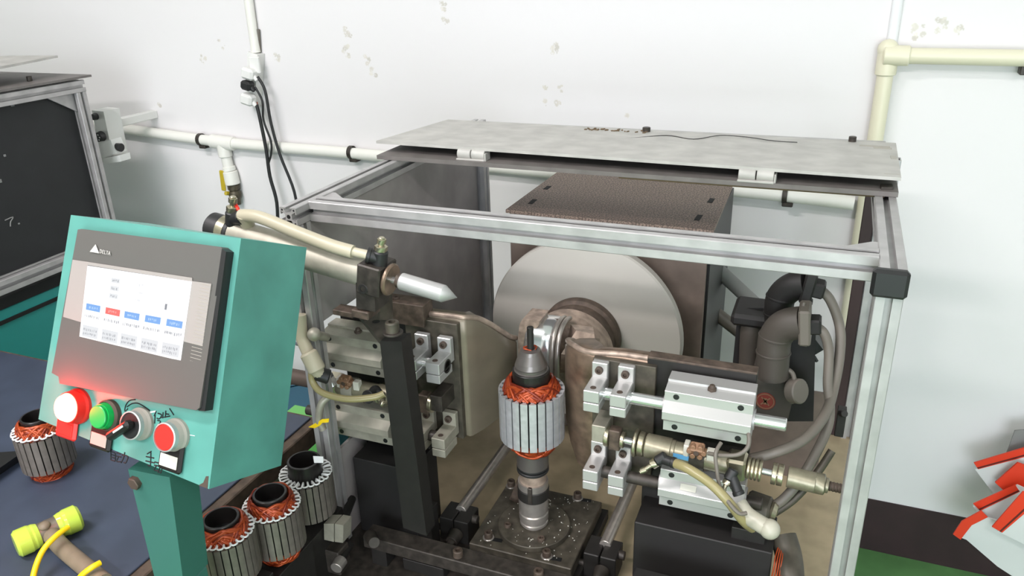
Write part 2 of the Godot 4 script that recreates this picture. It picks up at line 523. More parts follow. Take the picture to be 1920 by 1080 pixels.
# ------------------------------------------------------------------ the place
func wall_marks() -> ImageTexture:
	var W := 1440
	var H := 720
	var im := Image.create(W, H, false, Image.FORMAT_RGB8)
	im.fill(Color(0.985, 0.985, 0.985))
	var rng := RandomNumberGenerator.new()
	rng.seed = 21
	var spots := [[Vector3(-1.8851, 1.3300, -2.0350), 10, 0.012], [Vector3(-1.5950, 1.3380, -2.0350), 7, 0.010], [Vector3(-1.3342, 1.4138, -2.0350), 8, 0.010], [Vector3(-1.3482, 1.3616, -2.0350), 12, 0.012], [Vector3(-1.0200, 1.4818, -2.0350), 12, 0.008], [Vector3(-1.0178, 1.4432, -2.0350), 6, 0.006], [Vector3(-0.7055, 1.3741, -2.0350), 9, 0.012], [Vector3(-0.7305, 1.2730, -2.0350), 4, 0.005], [Vector3(-0.6882, 1.2729, -2.0350), 5, 0.005], [Vector3(-0.7310, 1.2347, -2.0350), 5, 0.005], [Vector3(-0.6930, 1.2319, -2.0350), 5, 0.005], [Vector3(-2.1022, 1.1742, -2.0350), 3, 0.005], [Vector3(-1.2610, 1.3029, -2.0350), 6, 0.01], [Vector3(-1.2747, 1.3402, -2.0350), 5, 0.01], [Vector3(0.1490, 1.4213, -2.0350), 12, 0.012], [Vector3(0.1948, 1.4327, -2.0350), 10, 0.012], [Vector3(-0.5046, 1.2113, -2.0350), 3, 0.004], [Vector3(-1.8017, 1.3717, -2.0350), 6, 0.012], [Vector3(0.2326, 1.4239, -2.0350), 5, 0.008]]
	for sp in spots:
		var p: Vector3 = sp[0]
		var cx := (p.x + 2.6) / 3.6 * W
		var cy := (1.0 - p.y / 1.8) * H
		for k in sp[1]:
			var ox: float = cx + rng.randf_range(-1, 1) * sp[2] / 3.6 * W
			var oy: float = cy + rng.randf_range(-1, 1) * sp[2] / 3.6 * W * 1.3
			var r := rng.randi_range(0, 2)
			var dk := rng.randf_range(0.86, 0.97)
			for yy in range(-r, r + 2):
				for xx in range(-r, r + 1):
					if xx * xx + yy * yy <= r * r + 1 and rng.randf() < 0.8:
						var ix := clampi(int(ox) + xx, 0, W - 1)
						var iy := clampi(int(oy) + yy, 0, H - 1)
						im.set_pixel(ix, iy, Color(dk, dk * 0.99, dk * 0.95))
	return ImageTexture.create_from_image(im)

func setting():
	M.wall.albedo_texture = wall_marks()
	var s := Sh.new()
	s.box(Vector3(-0.7, 1.55, -2.085), Vector3(7.0, 3.1, 0.1), 0.0)
	struct("wall_back", s, M.wall, func(p): return Vector2((p.x + 2.6) / 3.6, 1.0 - p.y / 1.8))
	for e in [["wall_left", Vector3(-4.25, 1.55, 0.8), Vector3(0.1, 3.1, 5.67)], ["wall_right", Vector3(2.85, 1.55, 0.8), Vector3(0.1, 3.1, 5.67)], ["wall_front", Vector3(-0.7, 1.55, 3.65), Vector3(7.2, 3.1, 0.1)], ["ceiling", Vector3(-0.7, 3.15, 0.8), Vector3(7.2, 0.1, 5.87)]]:
		s = Sh.new()
		s.box(e[1], e[2], 0.0)
		struct(e[0], s, M.plain_wall)
	s = Sh.new()
	s.box(Vector3(-0.7, -0.05, 0.8), Vector3(7.2, 0.1, 5.87), 0.0)
	struct("floor", s, M.floor)
	s = Sh.new()
	s.box(Vector3(-0.7, 0.0865, -2.0335), Vector3(6.98, 0.173, 0.003), 0.0005)
	struct("baseboard_back", s, M.band)
	s = Sh.new()   # wide frosted window behind the operator
	s.box(Vector3(0.9, 1.45, 3.585), Vector3(2.4, 2.0, 0.03), 0.004)
	struct("window_1", s, M.window_glow)
	var places := [[-1.5, 0.0], [-1.0, 1.6], [1.2, 0.9]]
	for i in 3:   # tube fittings under the ceiling, above and behind the camera
		var at := Vector3(places[i][0], 3.1, places[i][1])
		var t := thing("ceiling_light", ["white tube fitting on the ceiling above the neighbouring machine", "white tube fitting on the ceiling nearest the operator", "white tube fitting on the ceiling beyond the paper boards"][i], "ceiling light", at)
		s = Sh.new()
		s.box(at + Vector3(0, -0.03, 0), Vector3(1.3, 0.06, 0.22), 0.006)
		obj("fixture_body", s, M.plain_wall, t)
		s = Sh.new()
		for z in [-0.06, 0.06]: s.cyl(at + Vector3(-0.6, -0.08, z), at + Vector3(0.6, -0.08, z), 0.014, -1, 12)
		obj("lamp_tube", s, M.lamp_tube, t)

func pipes():
	var zc := -2.035 + 0.0235
	# corner conduit behind the frame
	var t := thing("conduit_pipe", "cream plastic conduit climbing the wall and turning sharply in an elbow above the grey lid", "pipe", Vector3(0.09, 0.4, zc))
	var s := Sh.new()
	s.cyl(Vector3(0.093, 0.35, zc), Vector3(0.096, 1.37, zc), 0.0175, -1, 20)
	obj("vertical_pipe", s, M.pvc, t)
	s = Sh.new()
	s.cyl(Vector3(0.10, 1.374, zc + 0.01), Vector3(1.2, 1.368, zc + 0.01), 0.0175, -1, 20)
	obj("horizontal_pipe", s, M.pvc, t)
	s = Sh.new()
	s.cyl(Vector3(0.096, 1.33, zc), Vector3(0.096, 1.385, zc), 0.0225, -1, 24, 0.002)
	s.cyl(Vector3(0.086, 1.374, zc + 0.01), Vector3(0.139, 1.374, zc + 0.01), 0.0222, -1, 24, 0.002)
	s.ball(Vector3(0.094, 1.386, zc), 0.0224, 20)
	obj("elbow", s, M.pvc, t)
	s = Sh.new()
	s.box(Vector3(0.362, 1.352, zc - 0.004), Vector3(0.012, 0.03, 0.028), 0.002)
	obj("pipe_clip", s, M.iron, t)
	s = Sh.new()
	s.cyl(Vector3(0.1005, 1.38, -2.035), Vector3(0.1005, 3.1, -2.035), 0.012, -1, 16)
	struct("trim_1", s, M.plain_wall)
	# air line along the wall
	t = thing("air_pipe", "long cream plastic air pipe running along the wall behind both machines", "pipe", Vector3(-1.2, 1.06, zc))
	s = Sh.new()
	s.tube([Vector3(-2.62, 1.118, zc), Vector3(-2.365, 1.101, zc), Vector3(-1.84, 1.070, zc), Vector3(-1.27, 1.062, zc), Vector3(-0.212, 1.037, zc), Vector3(0.07, 1.026, zc)], 0.0172, 16, 6)
	obj("main_pipe", s, M.pvc_white, t)
	s = Sh.new()
	s.cyl(Vector3(-1.885, 1.071, zc), Vector3(-1.795, 1.067, zc), 0.0225, -1, 20, 0.002)
	s.cyl(Vector3(-1.84, 1.068, zc), Vector3(-1.838, 1.022, zc), 0.0222, -1, 20, 0.002)
	obj("tee", s, M.pvc_white, t)
	s = Sh.new()
	s.cyl(Vector3(-1.838, 1.03, zc), Vector3(-1.832, 0.965, zc), 0.0172, -1, 18)
	obj("drop_pipe", s, M.pvc_white, t)
	for x in [-1.93, -1.35, -0.09]:
		s = Sh.new()
		var yy: float = 1.066 if x < -1.0 else 1.034
		yy = 1.074 if x < -1.9 else yy
		s.lathe(Vector3(x, yy, zc), Vector3(1, 0, 0), [[0.0178, -0.006], [0.0205, -0.006], [0.0205, 0.006], [0.0178, 0.006]], 16)
		s.box(Vector3(x + 0.008, yy - 0.022, zc - 0.002), Vector3(0.026, 0.012, 0.026), 0.002)
		obj("pipe_clip", s, M.iron, t)
	t = thing("ball_valve", "small valve with a yellow lever hanging under the air pipe tee", "valve", Vector3(-1.83, 0.87, zc))
	s = Sh.new()
	s.cyl(Vector3(-1.832, 0.975, zc), Vector3(-1.828, 0.93, zc), 0.024, -1, 20, 0.002)
	s.cyl(Vector3(-1.834, 0.99, zc), Vector3(-1.832, 0.975, zc), 0.021, -1, 20, 0.002)
	obj("union", s, M.pvc_white, t)
	s = Sh.new()
	s.cyl(Vector3(-1.828, 0.932, zc), Vector3(-1.822, 0.86, zc), 0.016, 0.012, 14)
	hex(s, Vector3(-1.827, 0.928, zc), Vector3(0, -1, 0), 0.02, 0.016)
	s.ball(Vector3(-1.826, 0.895, zc), 0.021, 14)
	obj("valve_body", s, M.valve_dark, t)
	s = Sh.new()
	s.box(Vector3(-1.852, 0.945, zc + 0.018), Vector3(0.018, 0.07, 0.008), 0.003, Basis(Vector3(0, 0, 1), -0.06))
	s.cyl(Vector3(-1.84, 0.90, zc + 0.01), Vector3(-1.842, 0.905, zc + 0.026), 0.007, -1, 10)
	obj("lever", s, M.valve_yellow, t)
	# cable duct from above to the socket strip
	t = thing("cable_duct", "white plastic cable duct coming down the wall to the socket box", "cable duct", Vector3(-1.6672, 1.3579, -2.0300))
	s = Sh.new()
	s.tube([Vector3(-1.655, 1.75, -2.020), Vector3(-1.6596, 1.4593, -2.0200), Vector3(-1.6598, 1.3544, -2.0200)], 0.014, 12, 4)
	obj("duct", s, M.pvc_white, t)
	s = Sh.new()
	s.tube([Vector3(-1.6478, 1.4205, -2.0280), Vector3(-1.6544, 1.3536, -2.0280)], 0.007, 8, 2)
	obj("grey_wire", s, M.cable_grey, t)
	t = thing("socket_strip", "white socket strip on the wall holding three plugs", "socket", Vector3(-1.7022, 1.1952, -2.0300))
	s = Sh.new()
	s.plate([Vector3(-1.6751, 1.3580, -2.0000), Vector3(-1.6389, 1.3491, -2.0000), Vector3(-1.6786, 1.1929, -2.0000), Vector3(-1.7146, 1.1981, -2.0000)], Vector3(0, 0, -0.034))
	obj("strip_body", s, M.plug_white, t)
	s = Sh.new()
	s.box(Vector3(-1.6496, 1.3200, -1.9940), Vector3(0.036, 0.05, 0.012), 0.003)
	obj("blank_cover", s, M.plug_white, t)
	for e in [[Vector3(-1.6648, 1.2963, -1.9800), 0.044, "plug_white", "white plug in the upper place of the socket strip"], [Vector3(-1.6735, 1.2619, -1.9750), 0.036, "rubber", "black plug between two white plugs in the socket strip"], [Vector3(-1.6840, 1.2189, -1.9800), 0.044, "plug_white", "white plug in the lowest place of the socket strip"]]:
		var pl := thing("power_plug", e[3], "plug", e[0])
		s = Sh.new()
		s.box(e[0], Vector3(e[1], e[1] * 0.78, 0.034), 0.007, Basis(Vector3(0, 0, 1), -0.25))
		obj("plug_body", s, M[e[2]], pl)
		s = Sh.new()
		s.cyl(e[0] + Vector3(e[1] * 0.3, -e[1] * 0.15, 0), e[0] + Vector3(e[1] * 0.62, -e[1] * 0.45, 0), 0.009, 0.006, 10)
		obj("cord_grip", s, M[e[2]], pl)
	for e in [[[Vector3(-1.6363, 1.2872, -1.9820), Vector3(-1.6160, 1.2466, -1.9820), Vector3(-1.6116, 1.1497, -1.9820), Vector3(-1.5947, 1.0506, -1.9820), Vector3(-1.5596, 0.9327, -1.9820), Vector3(-1.5604, 0.8261, -1.9820)], 0.0045, "black power cable falling from the upper plug, the one furthest from the duct"], [[Vector3(-1.6520, 1.2567, -1.9820), Vector3(-1.6320, 1.2140, -1.9820), Vector3(-1.6385, 1.1567, -1.9820), Vector3(-1.6221, 1.0911, -1.9820), Vector3(-1.6297, 1.0484, -1.9820), Vector3(-1.6463, 1.0131, -1.9820), Vector3(-1.6464, 0.9785, -1.9820)], 0.0035, "thin black cable that bends outward below the black plug and joins its thicker neighbour"], [[Vector3(-1.6561, 1.2034, -1.9820), Vector3(-1.6513, 1.1643, -1.9820), Vector3(-1.6453, 1.0645, -1.9820), Vector3(-1.6464, 0.9785, -1.9820), Vector3(-1.6348, 0.8912, -1.9820), Vector3(-1.6498, 0.7807, -1.9820)], 0.0055, "thick black cable with bared orange strands at the lowest plug"]]:
		s = Sh.new()
		s.tube(e[0], e[1], 8, 5)
		solo("power_cable", s, M.rubber, e[2], "cable")
	s = Sh.new()
	for k in 3: s.tube([Vector3(-1.6716, 1.2088, -1.9950) + Vector3(k * 0.004, 0, 0.004 * (k % 2)), Vector3(-1.6681, 1.1843, -1.9950) + Vector3(k * 0.003, 0, 0)], 0.0016, 6, 2)
	solo("bared_strands", s, M.winding, "bared orange wire strands at the lowest plug of the socket strip", "wire")

func neighbour():   # the machine of the same kind on the operator's other side
	var X := -2.0
	var t := thing("winding_machine", "neighbouring winding machine with a black side board in an aluminium frame on a teal cabinet", "machine", Vector3(X, 0, -1.1))
	var s := Sh.new()
	s.box(Vector3(X - 0.4, 0.40, -1.0), Vector3(0.79, 0.74, 1.36), 0.004)
	obj("cabinet", s, M.teal_machine, t)
	s = Sh.new()
	s.box(Vector3(X - 0.4, 0.735, -1.0), Vector3(0.80, 0.010, 1.37), 0.0)
	s.box(Vector3(X - 0.4, 0.785, -1.0), Vector3(0.80, 0.03, 1.37), 0.0)
	obj("cabinet_gap", s, M.slot_dark, t)
	alu("side_rail", Vector3(X, 1.298, 0.2), Vector3(X, 1.298, -1.665), Vector3.UP, t, 0.016)
	alu("side_rail", Vector3(X, 0.833, 0.2), Vector3(X, 0.833, -1.66), Vector3.UP, t, 0.019)
	alu("corner_post", Vector3(X, 0.80, -1.648), Vector3(X, 1.282, -1.648), Vector3(0, 0, 1), t, 0.016)
	s = Sh.new()
	s.box(Vector3(X - 0.012, 1.07, -0.72), Vector3(0.005, 0.43, 1.87), 0.001)
	obj("side_board", s, M.board_black, t)
	s = Sh.new()
	s.prism(PackedVector2Array([Vector2(0, 0), Vector2(0.09, 0), Vector2(0, -0.055)]), Transform3D(Basis(Vector3(0, 0, 1), Vector3.UP, Vector3(1, 0, 0)), Vector3(X - 0.006, 1.284, -1.634)), 0.006)
	obj("gusset", s, M.alu, t)
	s = Sh.new()
	s.plate([Vector3(X + 0.02, 1.319, -1.69), Vector3(X + 0.02, 1.319, 0.2), Vector3(X - 0.6, 1.319, 0.2), Vector3(X - 0.6, 1.319, -1.69)], Vector3(0, 0.006, 0))
	obj("top_plate", s, M.lid_under, t)
	s = Sh.new()
	s.plate([Vector3(-2.0415, 1.3700, -1.6470), Vector3(X + 0.03, 1.345, -0.9), Vector3(X - 0.5, 1.345, -0.9), Vector3(X - 0.7, 1.39, -1.55)], Vector3(0, 0.006, 0))
	obj("raised_lid", s, M.lid, t)
	s = Sh.new()
	s.cyl(Vector3(X - 0.05, 1.325, -1.55), Vector3(X - 0.05, 1.338, -1.55), 0.007, -1, 10)
	obj("lid_bolt", s, M.iron, t)
	s = Sh.new()
	for e in [[Vector3(-2.0000, 1.1573, -1.3929), 0.006], [Vector3(-2.0000, 1.0967, -1.3610), 0.009], [Vector3(-2.0000, 1.2801, -1.4513), 0.01]]:
		s.box((e[0] as Vector3) + Vector3(-0.008, 0, 0), Vector3(0.002, e[1], e[1]), 0.0004)
	obj("scuff", s, M.card_grey, t)
	var ch := Sh.new()   # chalked 7-like mark
	var c0: Vector3 = Vector3(-2.0000, 0.9858, -1.3646)
	ch.tube([c0 + Vector3(-0.0085, 0.008, 0.02), c0 + Vector3(-0.0085, 0.01, -0.004), c0 + Vector3(-0.0085, 0, 0.006), c0 + Vector3(-0.0085, -0.012, 0.01)], 0.0015, 5, 3)
	ch.box(c0 + Vector3(-0.0085, -0.012, -0.015), Vector3(0.002, 0.004, 0.005), 0.0004)
	obj("chalk_mark", ch, M.card_grey, t)
	# grey control unit on the wall side of it
	t = thing("pressure_regulator", "pale air regulator block with black knobs fixed behind the neighbouring machine's post", "regulator", Vector3(-2.1147, 1.0478, -1.7800))
	s = Sh.new()
	s.plate([Vector3(-2.1178, 1.2024, -1.7800), Vector3(-2.0698, 1.2011, -1.7800), Vector3(-2.0738, 1.0572, -1.7800), Vector3(-2.1249, 1.0369, -1.7800)], Vector3(0, 0, -0.06))
	obj("regulator_body", s, M.plug_white, t)
	s = Sh.new()
	s.box((Vector3(-2.1325, 1.1334, -1.8100) as Vector3) * Vector3(1, 1, 0) + Vector3(0, 0.012, -1.935), Vector3(0.026, 0.026, 0.20), 0.002)
	obj("wall_arm", s, M.plug_white, t)
	s = Sh.new()
	s.plate([Vector3(-2.0736, 1.1106, -1.7500), Vector3(-2.0328, 1.1227, -1.7500), Vector3(-2.0215, 1.0807, -1.7500), Vector3(-2.0737, 1.0675, -1.7500)], Vector3(0, 0, -0.04))
	obj("valve_block", s, M.plug_white, t)
	s = Sh.new()
	s.plate([Vector3(-2.0738, 1.0637, -1.7450), Vector3(-2.0040, 1.0779, -1.7450), Vector3(-2.0055, 1.0580, -1.7450), Vector3(-2.0751, 1.0452, -1.7450)], Vector3(0, 0, -0.04))
	obj("foot", s, M.plug_white, t)
	s = Sh.new()
	var kc: Vector3 = Vector3(-2.0906, 1.1265, -1.7720)
	s.cyl(kc, kc + Vector3(0.004, 0, 0.02), 0.016, 0.014, 20)
	var kn := obj("gauge", s, M.rubber, t)
	s = Sh.new()
	for k in 6: s.cyl(kc + Vector3(0.004 + cos(k * TAU / 6) * 0.009, sin(k * TAU / 6) * 0.009, 0.02), kc + Vector3(0.004 + cos(k * TAU / 6) * 0.009, sin(k * TAU / 6) * 0.009, 0.0212), 0.0022, -1, 8)
	obj("gauge_mark", s, M.plug_white, kn)
	s = Sh.new()
	var k2: Vector3 = Vector3(-2.0279, 1.0984, -1.7650)
	s.cyl(k2 + Vector3(-0.01, 0, 0), k2 + Vector3(0.016, -0.002, 0), 0.011, 0.013, 16)
	obj("knob", s, M.rubber, t)
	s = Sh.new()
	var k3: Vector3 = Vector3(-2.0997, 1.1862, -1.7750)
	s.cyl(k3, k3 + Vector3(0.003, 0, 0.016), 0.011, 0.009, 16)
	obj("knob", s, M.rubber, t)
	s = Sh.new()
	s.cyl(Vector3(-1.4766, 0.2991, -1.7500) * Vector3(1, 0, 1) + Vector3(0, 0.0, 0), Vector3(-1.4766, 0.2991, -1.7500) * Vector3(1, 0, 1) + Vector3(0, 0.29, 0), 0.13, 0.15, 36, 0.004)
	t = thing("bucket", "dark blue round bucket on the green floor behind the work table", "bucket", Vector3(-1.4766, 0.2991, -1.7500) * Vector3(1, 0, 1))
	obj("bucket_wall", s, M.bucket_blue, t)
	s = Sh.new()
	s.lathe(Vector3(-1.4766, 0.2991, -1.7500) * Vector3(1, 0, 1) + Vector3(0, 0.28, 0), Vector3.UP, [[0.150, 0.0], [0.158, 0.0], [0.158, 0.012], [0.150, 0.012]], 36)
	obj("rim", s, M.bucket_blue, t)
	# pale green bin in front of it
	var gx: Vector3 = Vector3(-1.1801, 0.5357, -1.4000)
	var gt: Vector3 = Vector3(-1.2518, 0.4935, -1.4900)
	t = thing("plastic_bin", "light green plastic bin on the floor between the blue table and the frame post", "bin", Vector3(gx.x, 0, -1.48))
	s = Sh.new()
	s.box(Vector3(gx.x - 0.02, gt.y / 2 - 0.01, -1.45), Vector3(0.13, gt.y - 0.02, 0.07), 0.006)
	obj("bin_wall", s, M.bin_green, t)
	s = Sh.new()
	s.box(Vector3(gx.x - 0.02, gt.y - 0.012, -1.45), Vector3(0.142, 0.024, 0.082), 0.004)
	obj("rim", s, M.bin_green, t)

func machine_frame():
	var t := thing("safety_frame", "open aluminium profile frame around the winding head with one black end cap", "frame", Vector3(-0.34, 0.6, -1.3))
	var U := Vector3.UP
	alu("side_rail", Vector3(-0.765, 1.239, -0.95), Vector3(-0.765, 1.239, -1.68), U, t)
	alu("side_rail", Vector3(0.086, 1.239, -0.952), Vector3(0.086, 1.239, -1.628), U, t)
	alu("front_rail", Vector3(-0.75, 1.239, -1.0), Vector3(0.071, 1.239, -1.0), U, t, 0.0165)
	alu("back_rail", Vector3(-0.75, 1.239, -1.645), Vector3(0.0975, 1.239, -1.645), U, t)
	alu("corner_post", Vector3(-0.765, 0.60, -0.968), Vector3(-0.765, 1.224, -0.968), Vector3(0, 0, 1), t)
	alu("corner_post", Vector3(0.086, 0.30, -0.966), Vector3(0.086, 1.224, -0.966), Vector3(0, 0, 1), t, 0.0155)
	alu("corner_post", Vector3(-0.753, 0.60, -1.645), Vector3(-0.753, 1.224, -1.645), Vector3(0, 0, 1), t)
	alu("corner_post", Vector3(0.1135, 0.60, -1.645), Vector3(0.1135, 1.224, -1.645), Vector3(0, 0, 1), t)
	var s := Sh.new()
	s.box(Vector3(0.0835, 1.238, -0.945), Vector3(0.040, 0.035, 0.014), 0.004)
	obj("end_cap", s, M.black, t)
	for e in [[-0.75, 1.0], [0.071, -1.0]]:
		s = Sh.new()
		s.prism(PackedVector2Array([Vector2(0, 0), Vector2(0.042 * e[1], 0), Vector2(0.042 * e[1], 0.004), Vector2(0.006 * e[1], 0.034), Vector2(0, 0.034)]), Transform3D(Basis(Vector3(1, 0, 0), Vector3(0, 0, -1), U), Vector3(e[0], 1.228, -1.0165)), 0.024)
		obj("gusset", s, M.alu, t)
	s = Sh.new()   # holes in the cut end of the open rail
	s.cyl(Vector3(-0.765, 1.239, -0.951), Vector3(-0.765, 1.239, -0.9493), 0.0034, -1, 14)
	for x in [-0.0108, 0.0108]:
		for y in [-0.0108, 0.0108]: s.cyl(Vector3(-0.765 + x, 1.239 + y, -0.951), Vector3(-0.765 + x, 1.239 + y, -0.9494), 0.0017, -1, 8)
	obj("end_hole", s, M.slot_dark, t)
	# boards inside the frame
	s = Sh.new()
	s.prism(PackedVector2Array([Vector2(-0.985, 1.045), Vector2(-0.985, 1.232), Vector2(-1.625, 1.232), Vector2(-1.625, 0.602), Vector2(-0.985, 0.602), Vector2(-0.985, 0.79), Vector2(-1.10, 0.79), Vector2(-1.10, 1.045)]), Transform3D(Basis(Vector3(0, 0, 1), Vector3.UP, Vector3(-1, 0, 0)), Vector3(-0.755, 0, 0)), 0.006)
	solo("side_board", s, M.board, "dusty grey brown board closing the side of the frame near the pointed cylinder rod", "board")
	s = Sh.new()
	s.box(Vector3(0.0865, 0.912, -1.64), Vector3(0.022, 0.62, 0.012), 0.001)
	solo("dark_strip", s, M.board_red, "dark maroon upright strip at the frame's back corner behind the grey cables", "strip")

func lids():
	var t := thing("hinge_plate", "narrow grey plate under the folded lid, carrying two barrel hinges", "plate", Vector3(-0.35, 1.254, -1.44))
	var s := Sh.new()
	var a := [Vector3(-0.7939, 1.2620, -1.2650), Vector3(0.1024, 1.2620, -1.2602), Vector3(0.104, 1.262, -1.585), Vector3(-0.79, 1.262, -1.585)]
	s.plate(a, Vector3(0, -0.0075, 0))
	obj("plate", s, M.lid_under, t)
	for p in [Vector3(-0.6037, 1.2620, -1.2901), Vector3(-0.1030, 1.2620, -1.2772)]:
		var hz := Vector3(p.x, 1.270, p.z - 0.004)
		s = Sh.new()
		s.box(hz + Vector3(0, -0.0075, 0.006), Vector3(0.056, 0.004, 0.03), 0.001)
		s.cyl(hz + Vector3(-0.027, 0.001, 0.008), hz + Vector3(-0.001, 0.001, 0.008), 0.0105, -1, 16)
		s.cyl(hz + Vector3(0.001, 0.001, 0.008), hz + Vector3(0.027, 0.001, 0.008), 0.0105, -1, 16)
		s.box(hz + Vector3(0.029, -0.002, 0.008), Vector3(0.003, 0.015, 0.022), 0.001)
		obj("hinge", s, M.lid, t)
	s = Sh.new()
	s.plate([Vector3(0.0778, 1.2620, -1.2898), Vector3(0.0943, 1.2620, -1.2945), Vector3(0.0950, 1.2620, -1.2731), Vector3(0.0787, 1.2620, -1.2684)], Vector3(0, 0.004, 0))
	obj("bracket", s, M.iron, t)
	s = Sh.new()
	s.box(Vector3(-0.12, 1.2525, -1.272), Vector3(0.41, 0.004, 0.012), 0.001)
	obj("edge_strip", s, M.brush, t)
	t = thing("folded_lid", "wide grey lid folded back flat on top of the frame, with dust and paint chips", "lid", Vector3(-0.35, 1.262, -1.45))
	var A: Vector3 = Vector3(-0.8061, 1.2840, -1.2874)
	var B: Vector3 = Vector3(0.1029, 1.2840, -1.2631)
	var Cc: Vector3 = Vector3(0.1105, 1.2680, -1.5807)
	var D: Vector3 = Vector3(-0.8037, 1.2680, -1.5918)
	s = Sh.new()
	s.hexa([A, B, Cc, D], [A + Vector3(0, -0.005, 0), B + Vector3(0, -0.005, 0), Cc + Vector3(0, -0.005, 0), D + Vector3(0, -0.005, 0)])
	obj("lid_panel", s, M.lid, t)
	s = Sh.new()
	for p in [[Vector3(-0.3464, 1.2700, -1.5639), 0.008], [Vector3(0.0365, 1.2700, -1.5707), 0.007]]:
		s = Sh.new()
		s.cyl(p[0] + Vector3(0, -0.004, 0), p[0] + Vector3(0, 0.008, 0), p[1], -1, 10)
		obj("lid_bolt", s, M.iron, t)
	for p in [[Vector3(0.0735, 1.2710, -1.5302), Vector3(0.05, 0.001, 0.008)], [Vector3(0.0860, 1.2715, -1.5138), Vector3(0.03, 0.001, 0.014)], [Vector3(0.0994, 1.2760, -1.4088), Vector3(0.009, 0.001, 0.06)], [Vector3(0.0910, 1.2825, -1.2849), Vector3(0.022, 0.001, 0.005)], [Vector3(0.0674, 1.2740, -1.4478), Vector3(0.012, 0.001, 0.005)], [Vector3(-0.0336, 1.2740, -1.4207), Vector3(0.01, 0.001, 0.004)], [Vector3(-0.1326, 1.2750, -1.3816), Vector3(0.03, 0.001, 0.005)], [Vector3(-0.1225, 1.2790, -1.3056), Vector3(0.025, 0.001, 0.006)], [Vector3(-0.1646, 1.2730, -1.4498), Vector3(0.01, 0.001, 0.005)], [Vector3(-0.5827, 1.2700, -1.5160), Vector3(0.02, 0.001, 0.006)]]:
		s = Sh.new()
		s.box(p[0], p[1], 0.0003)
		obj("paint_chip", s, M.plate_grey, t)
	s = Sh.new()
	s.tube([Vector3(-0.4516, 1.2740, -1.4358), Vector3(-0.4108, 1.2730, -1.4708), Vector3(-0.3601, 1.2730, -1.4787), Vector3(-0.2975, 1.2720, -1.5245), Vector3(-0.2418, 1.2730, -1.4992), Vector3(-0.1996, 1.2720, -1.5493), Vector3(-0.1496, 1.2720, -1.5471), Vector3(-0.0989, 1.2730, -1.5216), Vector3(-0.0567, 1.2730, -1.5186)], 0.0008, 5, 6)
	solo("wire_scrap", s, M.iron_dark, "long thin bent piece of wire lying on the grey folded lid", "wire")
	s = Sh.new()
	var rng := RandomNumberGenerator.new()
	rng.seed = 5
	for k in 26:
		var f := rng.randf()
		var p: Vector3 = (Vector3(-0.5039, 1.2700, -1.5578) as Vector3).lerp(Vector3(-0.3410, 1.2700, -1.5546), f) + Vector3(0, 0.001, rng.randf_range(-0.008, 0.012))
		s.box(p, Vector3(rng.randf_range(0.002, 0.009), 0.002, rng.randf_range(0.002, 0.005)), 0.0004, Basis(Vector3.UP, rng.randf() * TAU))
	var d := solo("dust_heap", s, M.brush, "brown crumbs and dust along the back edge of the grey lid", "dirt")
	d.set_meta("kind", "stuff")

func motor_housing():
	var t := thing("motor_housing", "brown steel housing behind the disc with a slotted rusty top plate", "housing", Vector3(-0.41, 0.6, -1.62))
	var s := Sh.new()
	s.plate([Vector3(-0.6187, 1.1100, -1.4687), Vector3(-0.1866, 1.1100, -1.4587), Vector3(-0.1948, 1.1100, -1.7954), Vector3(-0.615, 1.11, -1.80)], Vector3(0, -0.007, 0))
	obj("top_plate", s, M.housing_top, t)
	s = Sh.new()
	s.box(Vector3(-0.405, 0.851, -1.481), Vector3(0.415, 0.50, 0.012), 0.001)
	obj("front_panel", s, M.housing, t)
	s = Sh.new()
	s.box(Vector3(-0.197, 0.851, -1.645), Vector3(0.010, 0.50, 0.315), 0.001)
	obj("side_panel", s, M.black, t)
	s = Sh.new()
	s.box(Vector3(-0.613, 0.851, -1.645), Vector3(0.010, 0.50, 0.315), 0.001)
	obj("side_panel", s, M.housing, t)
	for e in [[Vector3(-0.5838, 1.1102, -1.5228), Vector3(-0.5851, 1.1102, -1.5559)], [Vector3(-0.2277, 1.1102, -1.5107), Vector3(-0.2265, 1.1102, -1.5474)], [Vector3(-0.5911, 1.1102, -1.6386), Vector3(-0.5907, 1.1102, -1.6668)], [Vector3(-0.2226, 1.1102, -1.6378), Vector3(-0.2211, 1.1102, -1.6714)]]:
		s = Sh.new()
		var p: Vector3 = e[0]
		var q: Vector3 = e[1]
		s.box((p + q) / 2, Vector3(0.011, 0.001, p.distance_to(q)), 0.0003, Basis(Vector3.UP, atan2((q - p).x, (q - p).z)))
		obj("slot", s, M.slot_dark, t)
	# diagonal grey conduits behind it
	for e in [[Vector3(-0.2117, 0.9359, -1.7200), Vector3(-0.0724, 0.8195, -1.7200), 0.0165, "card_grey", "pale grey tube slanting down behind the housing to the black plugs, the upper of two"], [Vector3(-0.2165, 0.8311, -1.7200), Vector3(-0.1142, 0.7613, -1.7200), 0.0155, "cable_grey", "dark grey tube slanting down behind the housing, the lower of two"]]:
		s = Sh.new()
		s.cyl(e[0], e[1], e[2], -1, 18)
		solo("slanting_tube", s, M[e[3]], e[4], "tube")
	# disc
	t = thing("flywheel_disc", "large turned aluminium disc standing in front of the brown housing", "disc", Vector3(-0.42, 0.69, -1.39))
	s = Sh.new()
	s.lathe(Vector3(-0.42, 0.89, -1.402), Vector3(0, 0, 1), [[0.0, 0.0], [0.197, 0.0], [0.2, 0.003], [0.2, 0.020], [0.197, 0.0245], [0.10, 0.029], [0.06, 0.0295], [0.0, 0.0295]], 96, false)
	M.alu_turned.anisotropy_enabled = false
	obj("disc", s, M.alu_turned, t)
	s = Sh.new()
	s.cyl(Vector3(-0.42, 0.89, -1.476), Vector3(-0.42, 0.89, -1.40), 0.05, -1, 30)
	obj("hub_shaft", s, M.iron, t)

